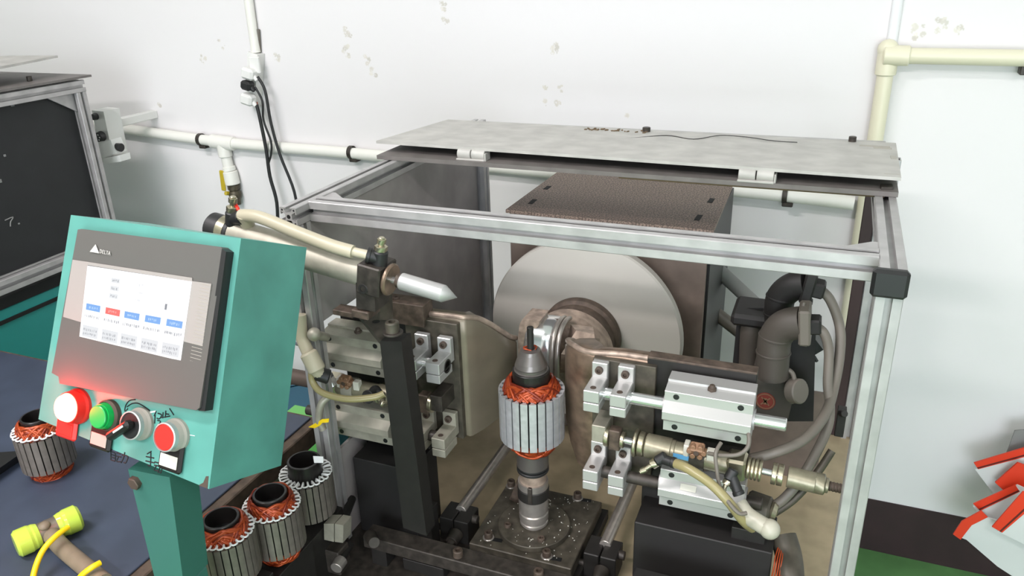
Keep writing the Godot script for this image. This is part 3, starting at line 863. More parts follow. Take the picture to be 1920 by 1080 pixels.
func flyer():
	var c := Vector3(-0.42, 0.893, 0)
	var t := thing("flyer_drum", "worn coppery steel winding head with two shoulder blocks on the disc's centre", "winding head", Vector3(-0.42, 0.79, -1.3))
	var s := Sh.new()
	s.lathe(Vector3(c.x, c.y, -1.312), Vector3(0, 0, 1), [[0.0, 0.0], [0.080, 0.0], [0.083, 0.002], [0.083, 0.03], [0.078, 0.058], [0.074, 0.064], [0.0, 0.066]], 56)
	obj("head_drum", s, M.copper_steel, t)
	s = Sh.new()
	s.lathe(Vector3(c.x, c.y, -1.374), Vector3(0, 0, 1), [[0.0, 0.0], [0.079, 0.0], [0.082, 0.003], [0.082, 0.02], [0.076, 0.026], [0.074, 0.062], [0.0, 0.064]], 56)
	obj("back_collar", s, M.iron_rust, t)
	s = Sh.new()
	s.plate([Vector3(-0.4855, 0.9842, -1.2000), Vector3(-0.4790, 0.9958, -1.2000), Vector3(-0.4461, 0.9965, -1.2000), Vector3(-0.4494, 0.9854, -1.2000), Vector3(-0.4588, 0.9754, -1.2000), Vector3(-0.4720, 0.9385, -1.2000), Vector3(-0.4766, 0.9201, -1.2000), Vector3(-0.4895, 0.9135, -1.2000), Vector3(-0.4894, 0.9554, -1.2000)], Vector3(0, 0, -0.05))
	obj("shoulder_block", s, M.copper_steel, t)
	s = Sh.new()
	s.hexa([Vector3(-0.3942, 0.9558, -1.1650), Vector3(-0.3307, 0.9507, -1.1800), Vector3(-0.3476, 0.9817, -1.2100), Vector3(-0.3812, 0.9828, -1.2100)], [Vector3(-0.4253, 0.8673, -1.2500), Vector3(-0.3498, 0.8809, -1.2500), Vector3(-0.3613, 0.9749, -1.2500), Vector3(-0.4041, 0.9739, -1.2500)])
	obj("shoulder_block", s, M.copper_steel, t)
	cap_screw("shoulder_screw", Vector3(-0.4269, 0.9826, -1.2350), Vector3(0, 0.3, 1), 0.0065, 0.006, M.bolt_rust, t)
	cap_screw("shoulder_screw", Vector3(-0.4445, 0.9810, -1.2350), Vector3(0, 0.3, 1), 0.005, 0.004, M.bolt_rust, t)
	# rounded former over the armature
	t = thing("inner_former", "polished rounded former with a raised groove standing behind the armature's pin", "former", Vector3(-0.42, 0.9, -1.2))
	var prof := [Vector2(-1.255, 0.985), Vector2(-1.235, 0.99), Vector2(-1.21, 0.986), Vector2(-1.192, 0.972), Vector2(-1.183, 0.95), Vector2(-1.18, 0.92), Vector2(-1.18, 0.86)]
	s = Sh.new()
	var rows := []
	for k in 13:
		var f := k / 12.0 * 6.0
		var i := mini(int(f), 5)
		var p: Vector2 = prof[i].cubic_interpolate(prof[i + 1], prof[max(i - 1, 0)], prof[min(i + 2, 6)], f - i)
		var row := []
		for x in [-0.473, -0.469, -0.455, -0.44, -0.426, -0.422]: row.append(Vector3(x, p.y - (0.004 if x < -0.47 or x > -0.425 else 0.0), p.x - (0.003 if x < -0.47 or x > -0.425 else 0.0)))
		rows.append(row)
	rows.reverse()
	s.sheet(rows, 0.014)
	obj("former_shoe", s, M.chrome, t)
	for dx in [0.007, 0.017]:
		s = Sh.new()
		var pts := []
		for p in prof: pts.append(Vector3(-0.424 + dx, p.y - 0.001, p.x + 0.001))
		s.tube(pts, 0.0046, 10, 4)
		obj("guide_rib", s, M.steel, t)

func wire_guides():
	for sd in [1.0, -1.0]:
		var X := func(dx: float) -> float: return -0.424 + sd * dx
		var t := thing("wire_guide", "curved brown sheet wire guide beside the armature, " + ("towards the tan knobbed cylinder" if sd > 0 else "towards the black upright bar"), "wire guide", Vector3(X.call(0.13), 0.8, -1.1), "wire guides")
		var s := Sh.new()
		s.box(Vector3(X.call(0.168), 0.925 if sd < 0 else 0.914, -1.067), Vector3(0.10, 0.225 if sd < 0 else 0.203, 0.012), 0.001)
		obj("mount_plate", s, M.mount_plate, t)
		s = Sh.new()
		# plan of the sheet: distance from the axis, z, top, bottom
		var pl := [[0.205, -1.0735, 1.034, 0.815], [0.16, -1.0735, 1.037, 0.815], [0.122, -1.0700, 1.038, 0.815], [0.106, -1.0720, 1.036, 0.815], [0.088, -1.090, 1.026, 0.818], [0.074, -1.118, 1.008, 0.828], [0.068, -1.15, 0.985, 0.85], [0.070, -1.18, 0.965, 0.875], [0.08, -1.215, 0.95, 0.895]]
		if sd < 0: pl = [[0.205, -1.0735, 1.034, 0.815], [0.13, -1.0735, 1.037, 0.815], [0.112, -1.0735, 1.037, 0.812], [0.1075, -1.077, 1.036, 0.812], [0.096, -1.097, 1.028, 0.815], [0.083, -1.121, 1.008, 0.821], [0.071, -1.145, 0.984, 0.828], [0.066, -1.168, 0.964, 0.836], [0.068, -1.20, 0.946, 0.85]]
		if sd > 0: pl = [[0.205, -1.0735, 1.014, 0.815], [0.16, -1.0735, 1.014, 0.815], [0.122, -1.0700, 1.012, 0.80], [0.106, -1.0705, 1.010, 0.795], [0.088, -1.078, 1.008, 0.80], [0.070, -1.094, 1.006, 0.83], [0.055, -1.114, 1.0, 0.865], [0.047, -1.135, 0.992, 0.88], [0.050, -1.155, 0.982, 0.89]]
		var rows := []
		for i in pl.size():
			var e: Array = pl[i]
			var row := []
			for k in 9:
				var f := k / 8.0
				row.append(Vector3(X.call(e[0]), lerp(e[3], e[2], f), e[1]))
			# the top rolls back and outward
			var fl := 0.010 + 0.018 * smoothstep(0.12, 0.07, e[0]) if i > 0 else 0.010
			row.append(Vector3(X.call(e[0] + fl * 0.25 * smoothstep(0.13, 0.09, e[0])), e[2] + 0.006, e[1] - 0.004))
			row.append(Vector3(X.call(e[0] + fl * 0.8 * smoothstep(0.13, 0.09, e[0])), e[2] + 0.009, e[1] - 0.014))
			row.append(Vector3(X.call(e[0] + fl * 1.6 * smoothstep(0.13, 0.09, e[0])), e[2] + 0.007, e[1] - 0.026))
			rows.append(row)
		if sd < 0: rows.reverse()
		s.sheet(rows, 0.004)
		obj("guide_sheet", s, M.guide_sheet if sd < 0 else M.steel_worn, t)
		s = Sh.new()
		var edge := []
		for e in pl: edge.append(Vector3(X.call(e[0] + 0.004), e[2] + 0.006, e[1] - 0.006))
		s.tube(edge, 0.0048, 10, 4)
		obj("rolled_edge", s, M.copper_steel, t)

func slides():
	var zc := -1.03
	# clamps
	var pos := [[-0.2495, 0.974, "upper clamp next to the bright bearing block with rusty nipple"], [-0.291, 0.974, "upper clamp on the bare rod's end nearest the wound armature"], [-0.2495, 0.829, "lower clamp beside the hexagon fitting of the tan knobbed cylinder"], [-0.291, 0.829, "lower clamp under the rusty yoke of the tan knobbed cylinder"], [-0.604, 0.974, "upper clamp half hidden next to the black upright bar"], [-0.561, 0.974, "upper clamp with an open round bore, beside the brown sheet guide"], [-0.604, 0.829, "dim lower clamp half behind the black upright bar"], [-0.561, 0.829, "dim lower clamp by the brown sheet guide's bottom edge"]]
	var c0: Node3D = null
	for e in pos:
		var at := Vector3(e[0], e[1], -1.0)
		var lb := "aluminium shaft clamp, " + str(e[2])
		if c0 == null:
			c0 = clamp_proto(lb)
			c0.position = at
		else:
			var c := copy(c0, at, lb)
			if e[0] < -0.5 and e[1] < 0.9:
				for k in 2: (c.get_child(k) as MeshInstance3D).material_override = M.alu_dusty
	# rods
	for e in [[-0.303, -0.010, 0.974, "chrome", "polished chrome guide rod through the upper bare bearing block"], [-0.303, -0.03, 0.829, "iron", "dull guide rod below the air cylinder with the tan knob"], [-0.574, -0.85, 0.974, "chrome", "guide rod of the upper block behind the black upright bar"], [-0.574, -0.85, 0.829, "iron", "dull guide rod of the lower block behind the black upright bar"]]:
		var s := Sh.new()
		s.cyl(Vector3(e[0], e[2], zc), Vector3(e[1], e[2], zc), 0.0098, -1, 24, 0.0015)
		solo("guide_rod", s, M[e[3]], e[4], "rod", "guide rods")
	var s := Sh.new()
	s.lathe(Vector3(-0.5487, 0.974, zc), Vector3(1, 0, 0), [[0.0, 0.0002], [0.0088, 0.0002], [0.0098, 0.0012], [0.0118, 0.0012], [0.0125, 0.0]], 24)
	solo("bore_ring", s, M.iron_dark, "dark open bore in the upper clamp beside the brown sheet guide", "bore")
	# bearing housings
	var b0: Node3D = null
	for e in [[-0.1195, 0.974, "bright aluminium bearing block with a rusty nipple, on the polished chrome rod"], [-0.1195, 0.836, "aluminium bearing block crossed by the yellowed hose, under the tan knob"], [-0.722, 0.974, "dusty aluminium bearing block beside the pendant box, under the pointed cylinder"], [-0.722, 0.836, "dim dusty bearing block by the yellow tape, lowest beside the pendant box"]]:
		var at := Vector3(e[0], e[1], zc)
		if b0 == null:
			b0 = bearing_proto(e[2])
			b0.position = at
		else:
			var c := copy(b0, at, e[2])
			if e[0] < -0.5: (c.get_child(0) as MeshInstance3D).material_override = M.alu_dusty
	s = Sh.new()
	s.box(Vector3(-0.138, 0.8477, -1.0075), Vector3(0.024, 0.010, 0.0006), 0.0001, Basis(Vector3.RIGHT, -0.87))
	solo("white_sticker", s, M.sticker_white, "small torn white sticker on the lower block under the yellowed hose", "sticker")
	# brackets
	for sd in [1.0, -1.0]:
		var n := "by the bare blocks" if sd > 0 else "by the pendant box"
		s = Sh.new()
		s.box(Vector3(-0.42 + sd * 0.2795, 0.86, -1.082), Vector3(0.163, 0.33, 0.022), 0.001)
		var t := thing("slide_bracket", "dark upright steel plate that carries the bearing blocks " + n, "bracket", Vector3(-0.42 + sd * 0.298, 0.6, -1.08), "slide brackets")
		obj("upright_plate", s, M.iron_dark, t)
		s = Sh.new()
		s.box(Vector3(-0.42 + sd * 0.2795, 1.0255, -1.082), Vector3(0.163, 0.004, 0.022), 0.001)
		obj("top_edge", s, M.iron_rust, t)
		s = Sh.new()
		s.box(Vector3(-0.42 + (0.308 if sd > 0 else -0.258), 0.685, -1.045), Vector3(0.21 if sd > 0 else 0.125, 0.165, 0.09), 0.0015)
		obj("base_block", s, M.black_soft, t)
		if sd > 0:
			s = Sh.new()
			s.box(Vector3(-0.045, 0.765, -1.03), Vector3(0.05, 0.045, 0.03), 0.001)
			obj("side_block", s, M.iron_dark, t)
		else:
			s = Sh.new()
			s.box(Vector3(-0.665, 1.045, -1.073), Vector3(0.128, 0.04, 0.035), 0.001)
			obj("top_block", s, M.iron_rust, t)
			cap_screw("block_screw", Vector3(-0.66, 1.065, -1.07), Vector3.UP, 0.006, 0.004, M.bolt_rust, t)
	air_cylinder(1.0)
	air_cylinder(-1.0)

func air_cylinder(sd: float):
	var y := 0.901
	var z := -1.022
	var X := func(dx: float) -> Vector3: return Vector3(-0.424 + sd * dx, y - (0.010 * (dx - 0.2) / 0.28 if sd > 0 else 0.0), z)
	var t := thing("air_cylinder", "slim air cylinder with a tan knobbed clamp between the two bare bearing blocks" if sd > 0 else "slim dusty air cylinder between the two blocks next to the black upright bar", "air cylinder", X.call(0.3), "slide air cylinders")
	var s := Sh.new()
	s.cyl(X.call(0.215), X.call(0.256), 0.019, -1, 24, 0.002)
	s.cyl(X.call(0.252), X.call(0.262), 0.0176, -1, 24, 0.002)
	obj("front_cap", s, M.brass, t)
	s = Sh.new()
	s.cyl(X.call(0.26), X.call(0.345), 0.0165, -1, 24)
	obj("barrel", s, M.brass, t)
	s = Sh.new()
	s.box(X.call(0.352), Vector3(0.028, 0.036, 0.036), 0.004)
	obj("end_cap", s, M.nickel, t)
	s = Sh.new()
	for k in 4: s.cyl(X.call(0.367 + k * 0.0055), X.call(0.3715 + k * 0.0055), 0.0165, -1, 24, 0.0012)
	obj("threaded_ring", s, M.nickel, t)
	s = Sh.new()
	s.cyl(X.call(0.388), X.call(0.412), 0.005, -1, 12)
	obj("piston_rod", s, M.chrome, t)
	if sd > 0:
		s = Sh.new()
		s.cyl(X.call(0.402), X.call(0.409), 0.016, -1, 24)
		s.cyl(X.call(0.410), X.call(0.418), 0.016, -1, 24)
		obj("lock_nut", s, M.nickel, t)
		s = Sh.new()
		s.cyl(X.call(0.424), X.call(0.462), 0.0155, 0.0150, 24)
		obj("stop_sleeve", s, M.brass, t)
		s = Sh.new()
		hex(s, X.call(0.461), Vector3(sd, 0, 0), 0.0152, 0.013)
		s.cyl(X.call(0.475), X.call(0.480), 0.011, -1, 20)
		obj("hex_nut", s, M.brass, t)
		s = Sh.new()
		s.cyl(X.call(0.478), X.call(0.521), 0.0065, -1, 14)
		for k in 9: s.cyl(X.call(0.481 + k * 0.0044), X.call(0.4835 + k * 0.0044), 0.0072, -1, 14)
		obj("threaded_rod", s, M.bolt_rust, t)
	else:
		s = Sh.new()
		s.cyl(X.call(0.39), X.call(0.47), 0.0145, -1, 20)
		obj("stop_sleeve", s, M.bolt_rust, t)
	# rod side: thin round nuts and a hinged yoke against the wire guide
	s = Sh.new()
	s.cyl(X.call(0.197), X.call(0.203), 0.0225, -1, 28, 0.0015)
	s.cyl(X.call(0.204), X.call(0.214), 0.0195, -1, 28, 0.0015)
	obj("flange_nut", s, M.nickel, t)
	s = Sh.new()
	s.cyl(X.call(0.175), X.call(0.20), 0.0055, -1, 12)
	obj("rod_end", s, M.chrome, t)
	s = Sh.new()
	s.cyl(X.call(0.176), X.call(0.182), 0.013, -1, 20)
	s.cyl(X.call(0.151), X.call(0.158), 0.016, -1, 20)
	obj("jam_nut", s, M.nickel, t)
	s = Sh.new()
	s.box(X.call(0.167), Vector3(0.018, 0.036, 0.018), 0.0015)
	obj("yoke", s, M.iron_rust, t)
	s = Sh.new()
	s.box(X.call(0.142) + Vector3(0, 0.006, -0.016), Vector3(0.022, 0.03, 0.05), 0.001)
	obj("yoke_block", s, M.alu_dull if sd > 0 else M.iron, t)
	# knobbed sensor clamp on the barrel
	var k := 0.295 if sd > 0 else 0.315
	s = Sh.new()
	s.lathe(X.call(k) + Vector3(-0.011, 0, 0), Vector3(1, 0, 0), [[0.0168, 0.0], [0.0195, 0.0], [0.0195, 0.022], [0.0168, 0.022]], 24)
	obj("band", s, M.iron if sd > 0 else M.alu_dull, t)
	s = Sh.new()
	var kc: Vector3 = X.call(k) + Vector3(0, 0.021, 0.013)
	s.box(kc, Vector3(0.021, 0.02, 0.016), 0.002, Basis(Vector3.RIGHT, 0.5))
	for a in 6: s.cyl(kc + Vector3(cos(a * TAU / 6) * 0.0105, sin(a * TAU / 6) * 0.0085, -0.003), kc + Vector3(cos(a * TAU / 6) * 0.0105, sin(a * TAU / 6) * 0.0085, 0.010), 0.0042, -1, 8)
	obj("clamp_knob", s, M.bronze, t)
	s = Sh.new()
	s.lathe(kc + Vector3(0, 0, 0.010), Vector3(0, 0, 1), [[0.0, 0.0], [0.004, 0.0], [0.004, 0.001], [0.0, 0.001]], 10)
	obj("knob_screw", s, M.bolt_rust, t)
	s = Sh.new()
	s.box(kc + Vector3(-0.016, -0.005, -0.006), Vector3(0.008, 0.020, 0.018), 0.001)
	obj("sensor", s, M.sticker_white, t)
	s = Sh.new()
	s.box(kc + Vector3(0.020, -0.006, -0.003), Vector3(0.012, 0.017, 0.012), 0.001)
	obj("sensor", s, M.sticker_white, t)
	if sd > 0:
		s = Sh.new()
		s.sheet([[Vector3(-0.166, 0.9065, -1.0062), Vector3(-0.166, 0.901, -1.005), Vector3(-0.166, 0.895, -1.0064)], [Vector3(-0.140, 0.9055, -1.0062), Vector3(-0.140, 0.900, -1.005), Vector3(-0.140, 0.894, -1.0064)]], 0.0003)
		obj("label_sticker", s, M.sticker_blue, t)
	else:
		s = Sh.new()
		s.box(kc + Vector3(-0.035, -0.004, 0.004), Vector3(0.022, 0.026, 0.016), 0.002, Basis(Vector3(0, 0, 1), 0.4))
		obj("foil_wrap", s, M.chrome, t)

func hoses():
	# fittings and hoses of the air cylinder by the bare blocks
	elbow_fitting("elbow_fitting", "hexagon air fitting with a black elbow under the brass cylinder's front end", Vector3(-0.1779, 0.9034, -0.9900), Vector3(-0.2070, 0.8782, -0.9800), Vector3(-0.1579, 0.9039, -0.9850), "air fittings with black elbows", 0.0082)
	elbow_fitting("elbow_fitting", "hexagon air fitting with a black elbow under the brass cylinder's back end", Vector3(-0.0760, 0.8997, -0.9900), Vector3(-0.0863, 0.8739, -0.9750), Vector3(-0.0622, 0.8780, -0.9780), "air fittings with black elbows", 0.0082)
	var s := Sh.new()
	s.tube([Vector3(-0.1579, 0.9039, -0.9850), Vector3(-0.1351, 0.9092, -0.9700), Vector3(-0.1025, 0.9001, -0.9600), Vector3(-0.0741, 0.8786, -0.9550), Vector3(-0.0526, 0.8440, -0.9650), Vector3(-0.0392, 0.8178, -0.9850)], 0.0072, 12, 6)
	solo("air_hose", s, M.hose_clear, "yellowed clear air hose drooping across the lower bearing block", "hose")
	s = Sh.new()
	s.tube([Vector3(-0.0612, 0.8552, -0.9850), Vector3(-0.0481, 0.8471, -0.9750), Vector3(-0.0283, 0.8442, -0.9650), Vector3(-0.0145, 0.8425, -0.9600)], 0.0125, 16, 6)
	s.ball(Vector3(-0.0145, 0.8425, -0.9600), 0.0148, 18)
	solo("silicone_nozzle", s, M.silicone, "milky white thick hose end with a rounded tip near the copper strands", "hose")
	s = Sh.new()
	s.tube([Vector3(-0.1112, 0.9251, -0.9950), Vector3(-0.0898, 0.9329, -0.9850), Vector3(-0.0681, 0.9398, -0.9850), Vector3(-0.0572, 0.9516, -0.9900), Vector3(-0.0581, 0.9657, -1.0000), Vector3(-0.0669, 0.9649, -1.0200)], 0.0032, 8, 6)
	solo("sensor_cable", s, M.cable_grey, "thin grey sensor cable looping from the tan knob up behind the bright block", "cable")
	s = Sh.new()
	s.tube([Vector3(-0.0950, 0.9439, -1.0000), Vector3(-0.0997, 0.9343, -0.9850), Vector3(-0.0953, 0.9145, -0.9750), Vector3(-0.0883, 0.8901, -0.9700), Vector3(-0.0738, 0.8823, -0.9500), Vector3(-0.0575, 0.8701, -0.9450), Vector3(-0.0471, 0.8691, -0.9500)], 0.0030, 8, 6)
	solo("sensor_cable", s, M.cable_grey, "thin grey sensor cable hanging over the yellowed hose to the white hose end", "cable")
	# hoses on the pendant side
	s = Sh.new()
	s.tube([Vector3(-0.7670, 1.0742, -0.9450), Vector3(-0.7649, 1.0383, -0.9400), Vector3(-0.7551, 1.0178, -0.9350), Vector3(-0.7420, 0.9871, -0.9320), Vector3(-0.7354, 0.9701, -0.9400)], 0.0105, 12, 6)
	solo("air_hose", s, M.hose, "dusty cream hose bending down in front of the frame post to the dusty cylinder", "hose")
	s = Sh.new()
	s.cyl(Vector3(-0.7497, 1.0163, -0.9300), Vector3(-0.7333, 0.9847, -0.9280), 0.0145, -1, 16, 0.003)
	solo("hose_sleeve", s, M.hose, "fat cream hose sleeve beside the dusty cylinder", "sleeve")
	s = Sh.new()
	s.cyl(Vector3(-0.7438, 0.9752, -0.9350), Vector3(-0.7246, 0.9664, -0.9450), 0.0115, 0.0125, 16, 0.002)
	solo("hose_socket", s, M.rubber, "black round hose socket beside the frame post at the dusty cylinder", "fitting")
	s = Sh.new()
	s.tube([Vector3(-0.7468, 0.9872, -0.9300), Vector3(-0.7470, 0.9633, -0.9280), Vector3(-0.7284, 0.9472, -0.9250), Vector3(-0.6850, 0.9407, -0.9300), Vector3(-0.6433, 0.9435, -0.9450), Vector3(-0.6287, 0.9478, -0.9550)], 0.0058, 10, 6)
	solo("air_hose", s, M.hose_clear, "thin yellowed hose running under the dusty cylinder to the black upright bar", "hose")
	elbow_fitting("elbow_fitting", "dusty round air fitting beside the black upright bar below the dusty cylinder", Vector3(-0.6667, 0.9210, -0.9900), Vector3(-0.6323, 0.9219, -0.9600), Vector3(-0.6674, 0.9286, -0.9650), "air fittings with black elbows")
	s = Sh.new()
	s.ball(Vector3(-0.7399, 1.0451, -0.9400), 0.0115, 14)
	s.cyl(Vector3(-0.7399, 1.0451, -0.9400), Vector3(-0.7508, 1.0174, -0.9850), 0.0075, -1, 12)
	solo("ball_stop", s, M.alu_dull, "round dusty knob at the end of the upper block by the frame post", "knob")
	s = Sh.new()
	s.tube([Vector3(-0.7254, 0.9319, -0.9500), Vector3(-0.7392, 0.9201, -0.9350), Vector3(-0.7489, 0.8879, -0.9330), Vector3(-0.7447, 0.8664, -0.9350)], 0.0065, 10, 5)
	solo("air_hose", s, M.alu_dull, "grey hose loop above the yellow tape by the frame post", "hose")
	s = Sh.new()
	s.sheet([[Vector3(-0.7714, 0.8680, -0.9300), Vector3(-0.7566, 0.8702, -0.9280)], [Vector3(-0.7528, 0.8817, -0.9280), Vector3(-0.7431, 0.8796, -0.9260)], [Vector3(-0.7384, 0.8921, -0.9280), Vector3(-0.7379, 0.8860, -0.9260)], [Vector3(-0.7256, 0.8946, -0.9300), Vector3(-0.7277, 0.8868, -0.9300)]], 0.0008)
	solo("yellow_tape", s, M.yellow_wire, "torn strip of yellow tape on the frame post", "tape")

func bed():
	var t := thing("machine_bed", "dusty machine bed with a beige deck behind and oily dark steel in front", "machine bed", Vector3(-0.36, 0.0, -1.2))
	var s := Sh.new()
	s.box(Vector3(-0.345, 0.58, -1.355), Vector3(0.93, 0.04, 0.62), 0.002)
	obj("deck", s, M.deck, t)
	s = Sh.new()
	s.box(Vector3(-0.375, 0.58, -0.875), Vector3(0.87, 0.04, 0.34), 0.002)
	obj("front_deck", s, M.iron, t)
	s = Sh.new()
	s.box(Vector3(-0.36, 0.28, -1.2), Vector3(0.82, 0.56, 0.88), 0.002)
	obj("cabinet", s, M.teal_machine, t)
	s = Sh.new()
	s.box(Vector3(-0.075, 0.70, -1.452), Vector3(0.26, 0.205, 0.01), 0.001)
	solo("low_panel", s, M.housing, "low brown sheet panel at the back of the deck behind the grey cables", "panel")
	# spindle base
	t = thing("bed_plate", "square dark base plate with corner screws under the spindle, dusted with bright chips", "base plate", Vector3(-0.42, 0.6, -1.08))
	s = Sh.new()
	s.box(Vector3(-0.415, 0.6325, -1.088), Vector3(0.19, 0.025, 0.19), 0.0015)
	obj("plate", s, M.bed, t)
	s = Sh.new()
	s.box(Vector3(-0.415, 0.61, -1.095), Vector3(0.21, 0.02, 0.20), 0.001)
	obj("under_block", s, M.iron_dark, t)
	for p in [Vector3(-0.4826, 0.6450, -1.0178), Vector3(-0.3691, 0.6450, -1.0086), Vector3(-0.3666, 0.6450, -1.1777), Vector3(-0.50, 0.645, -1.17)]:
		s = Sh.new()
		s.cyl(p + Vector3(0, -0.001, 0), p + Vector3(0, 0.002, 0), 0.0105, -1, 20)
		var w := obj("washer", s, M.steel, t)
		cap_screw("plate_screw", p + Vector3(0, 0.002, 0), Vector3.UP, 0.0075, 0.011, M.iron_rust, t)
		s = Sh.new()
		s.box(p + Vector3(0.016, 0.0003, 0.001), Vector3(0.022, 0.0008, 0.009), 0.0002, Basis(Vector3.UP, 0.1))
		obj("slot", s, M.slot_dark, t)
	# spindle
	var o := Vector3(-0.415, 0.645, -1.07)
	t = thing("spindle", "vertical spindle post with polished collars on a round flange, carrying the armature", "spindle", o)
	s = Sh.new()
	s.lathe(o, Vector3.UP, [[0.0, 0.0], [0.0640, 0.0], [0.0650, 0.001], [0.0650, 0.010], [0.0640, 0.011], [0.03, 0.012], [0.0, 0.012]], 56)
	obj("flange", s, M.bed, t)
	for a in [0.95, 2.6, 4.4]: cap_screw("flange_screw", o + Vector3(cos(a) * 0.048, 0.0115, sin(a) * 0.048), Vector3.UP, 0.0065, 0.006, M.iron_rust, t)
	s = Sh.new()
	s.lathe(o + Vector3(0, 0.011, 0), Vector3.UP, [[0.0, 0.0], [0.0225, 0.0], [0.0225, 0.004], [0.0255, 0.005], [0.0255, 0.009], [0.0235, 0.0105], [0.0235, 0.014], [0.0265, 0.016], [0.0265, 0.028], [0.0245, 0.030], [0.0245, 0.033], [0.0265, 0.034], [0.0265, 0.060], [0.0, 0.060]], 40)
	obj("polished_collar", s, M.steel, t)
	s = Sh.new()
	s.lathe(o + Vector3(0, 0.070, 0), Vector3.UP, [[0.0, 0.0], [0.0255, 0.0], [0.028, 0.003], [0.028, 0.022], [0.0265, 0.024], [0.0, 0.024]], 40)
	obj("dark_collar", s, M.iron_dark, t)
	s = Sh.new()
	s.lathe(o + Vector3(0, 0.093, 0), Vector3.UP, [[0.0, 0.0], [0.0262, 0.0], [0.0268, 0.001], [0.0268, 0.014], [0.0, 0.014]], 40)
	obj("steel_ring", s, M.steel, t)
	s = Sh.new()
	s.box(o + Vector3(0.004, 0.091, 0.0262), Vector3(0.008, 0.032, 0.006), 0.001)
	obj("key", s, M.iron, t)
	s = Sh.new()
	s.lathe(o + Vector3(0, 0.105, 0), Vector3.UP, [[0.0, 0.0], [0.0235, 0.0], [0.0235, 0.024], [0.0, 0.026]], 36)
	obj("pink_sleeve", s, M.copper_steel, t)
	s = Sh.new()
	for yy in [0.127, 0.1345]: s.lathe(o + Vector3(0, yy, 0), Vector3.UP, [[0.0, 0.0], [0.0265, 0.0], [0.0282, 0.0018], [0.0282, 0.0045], [0.0265, 0.006], [0.0, 0.006]], 40)
	obj("black_ring", s, M.rubber, t)
	s = Sh.new()
	s.lathe(o + Vector3(0, 0.139, 0), Vector3.UP, [[0.0, 0.0], [0.0278, 0.0], [0.0278, 0.036], [0.0, 0.036]], 40)
	obj("holder_sleeve", s, M.cone_grey, t)
	# side stops behind the spindle
	s = Sh.new()
	s.box(Vector3(-0.452, 0.70, -1.135), Vector3(0.03, 0.12, 0.02), 0.001, Basis(Vector3(0, 0, 1), -0.35))
	solo("stop_lever", s, M.iron_rust, "rusty lever leaning behind the spindle's pink sleeve", "lever")
	# armature being wound
	var A := armature("wound_armature", "large armature with bright steel teeth and orange windings held on the spindle", 0.0555, 0.030, 0.121, 24, "lamination", 0.017, false, 0.036, 0.0315, 3)
	A.position = Vector3(-0.4145, 0.815, -1.07)
	t = thing("pressure_cone", "dark steel cone with a thin pin capping the armature on the spindle", "cone", Vector3(-0.4145, 0.970, -1.07))
	s = Sh.new()
	s.lathe(Vector3(-0.4145, 0.962, -1.07), Vector3.UP, [[0.0, 0.0], [0.026, 0.0], [0.0285, 0.006], [0.0285, 0.011], [0.0265, 0.012], [0.0265, 0.016], [0.0272, 0.018], [0.0245, 0.026], [0.0185, 0.040], [0.0165, 0.046], [0.0, 0.0475]], 40)
	obj("cone_body", s, M.cone_grey, t)
	s = Sh.new()
	s.cyl(Vector3(-0.4145, 1.005, -1.07), Vector3(-0.4145, 1.049, -1.07), 0.0056, -1, 14)
	obj("pin", s, M.iron_dark, t)
	s = Sh.new()
	var rng := RandomNumberGenerator.new()
	rng.seed = 8
	for k in 5:
		var a := rng.randf() * TAU
		s.tube([Vector3(-0.4145 + cos(a) * 0.006, 1.0095, -1.07 + sin(a) * 0.006), Vector3(-0.4145 + cos(a + 1.5) * 0.012, 1.0112, -1.07 + sin(a + 1.5) * 0.012), Vector3(-0.4145 + cos(a + 2.6) * 0.009, 1.0105, -1.07 + sin(a + 2.6) * 0.009)], 0.0009, 5, 4)
	obj("copper_wire", s, M.winding, t)
	# chips
	s = Sh.new()
	for k in 150:
		var p := Vector3(-0.415 + rng.randf_range(-0.085, 0.09), 0.6455, -1.088 + rng.randf_range(-0.09, 0.09))
		var dd := Vector2(p.x + 0.415, p.z + 1.07).length()
		if dd < 0.03: continue
		if dd < 0.066: p.y = 0.6568
		if k > 120: p = Vector3(rng.randf_range(-0.36, -0.22), 0.6005, rng.randf_range(-1.02, -0.9))
		var c := rng.randf_range(0.0006, 0.0017)
		s.box(p, Vector3(c * 1.6, c, c), 0.0002, Basis(Vector3.UP, rng.randf() * 3.0))
	var d := solo("metal_chips", s, M.chips, "bright metal chips scattered round the spindle flange", "chips")
	d.set_meta("kind", "stuff")

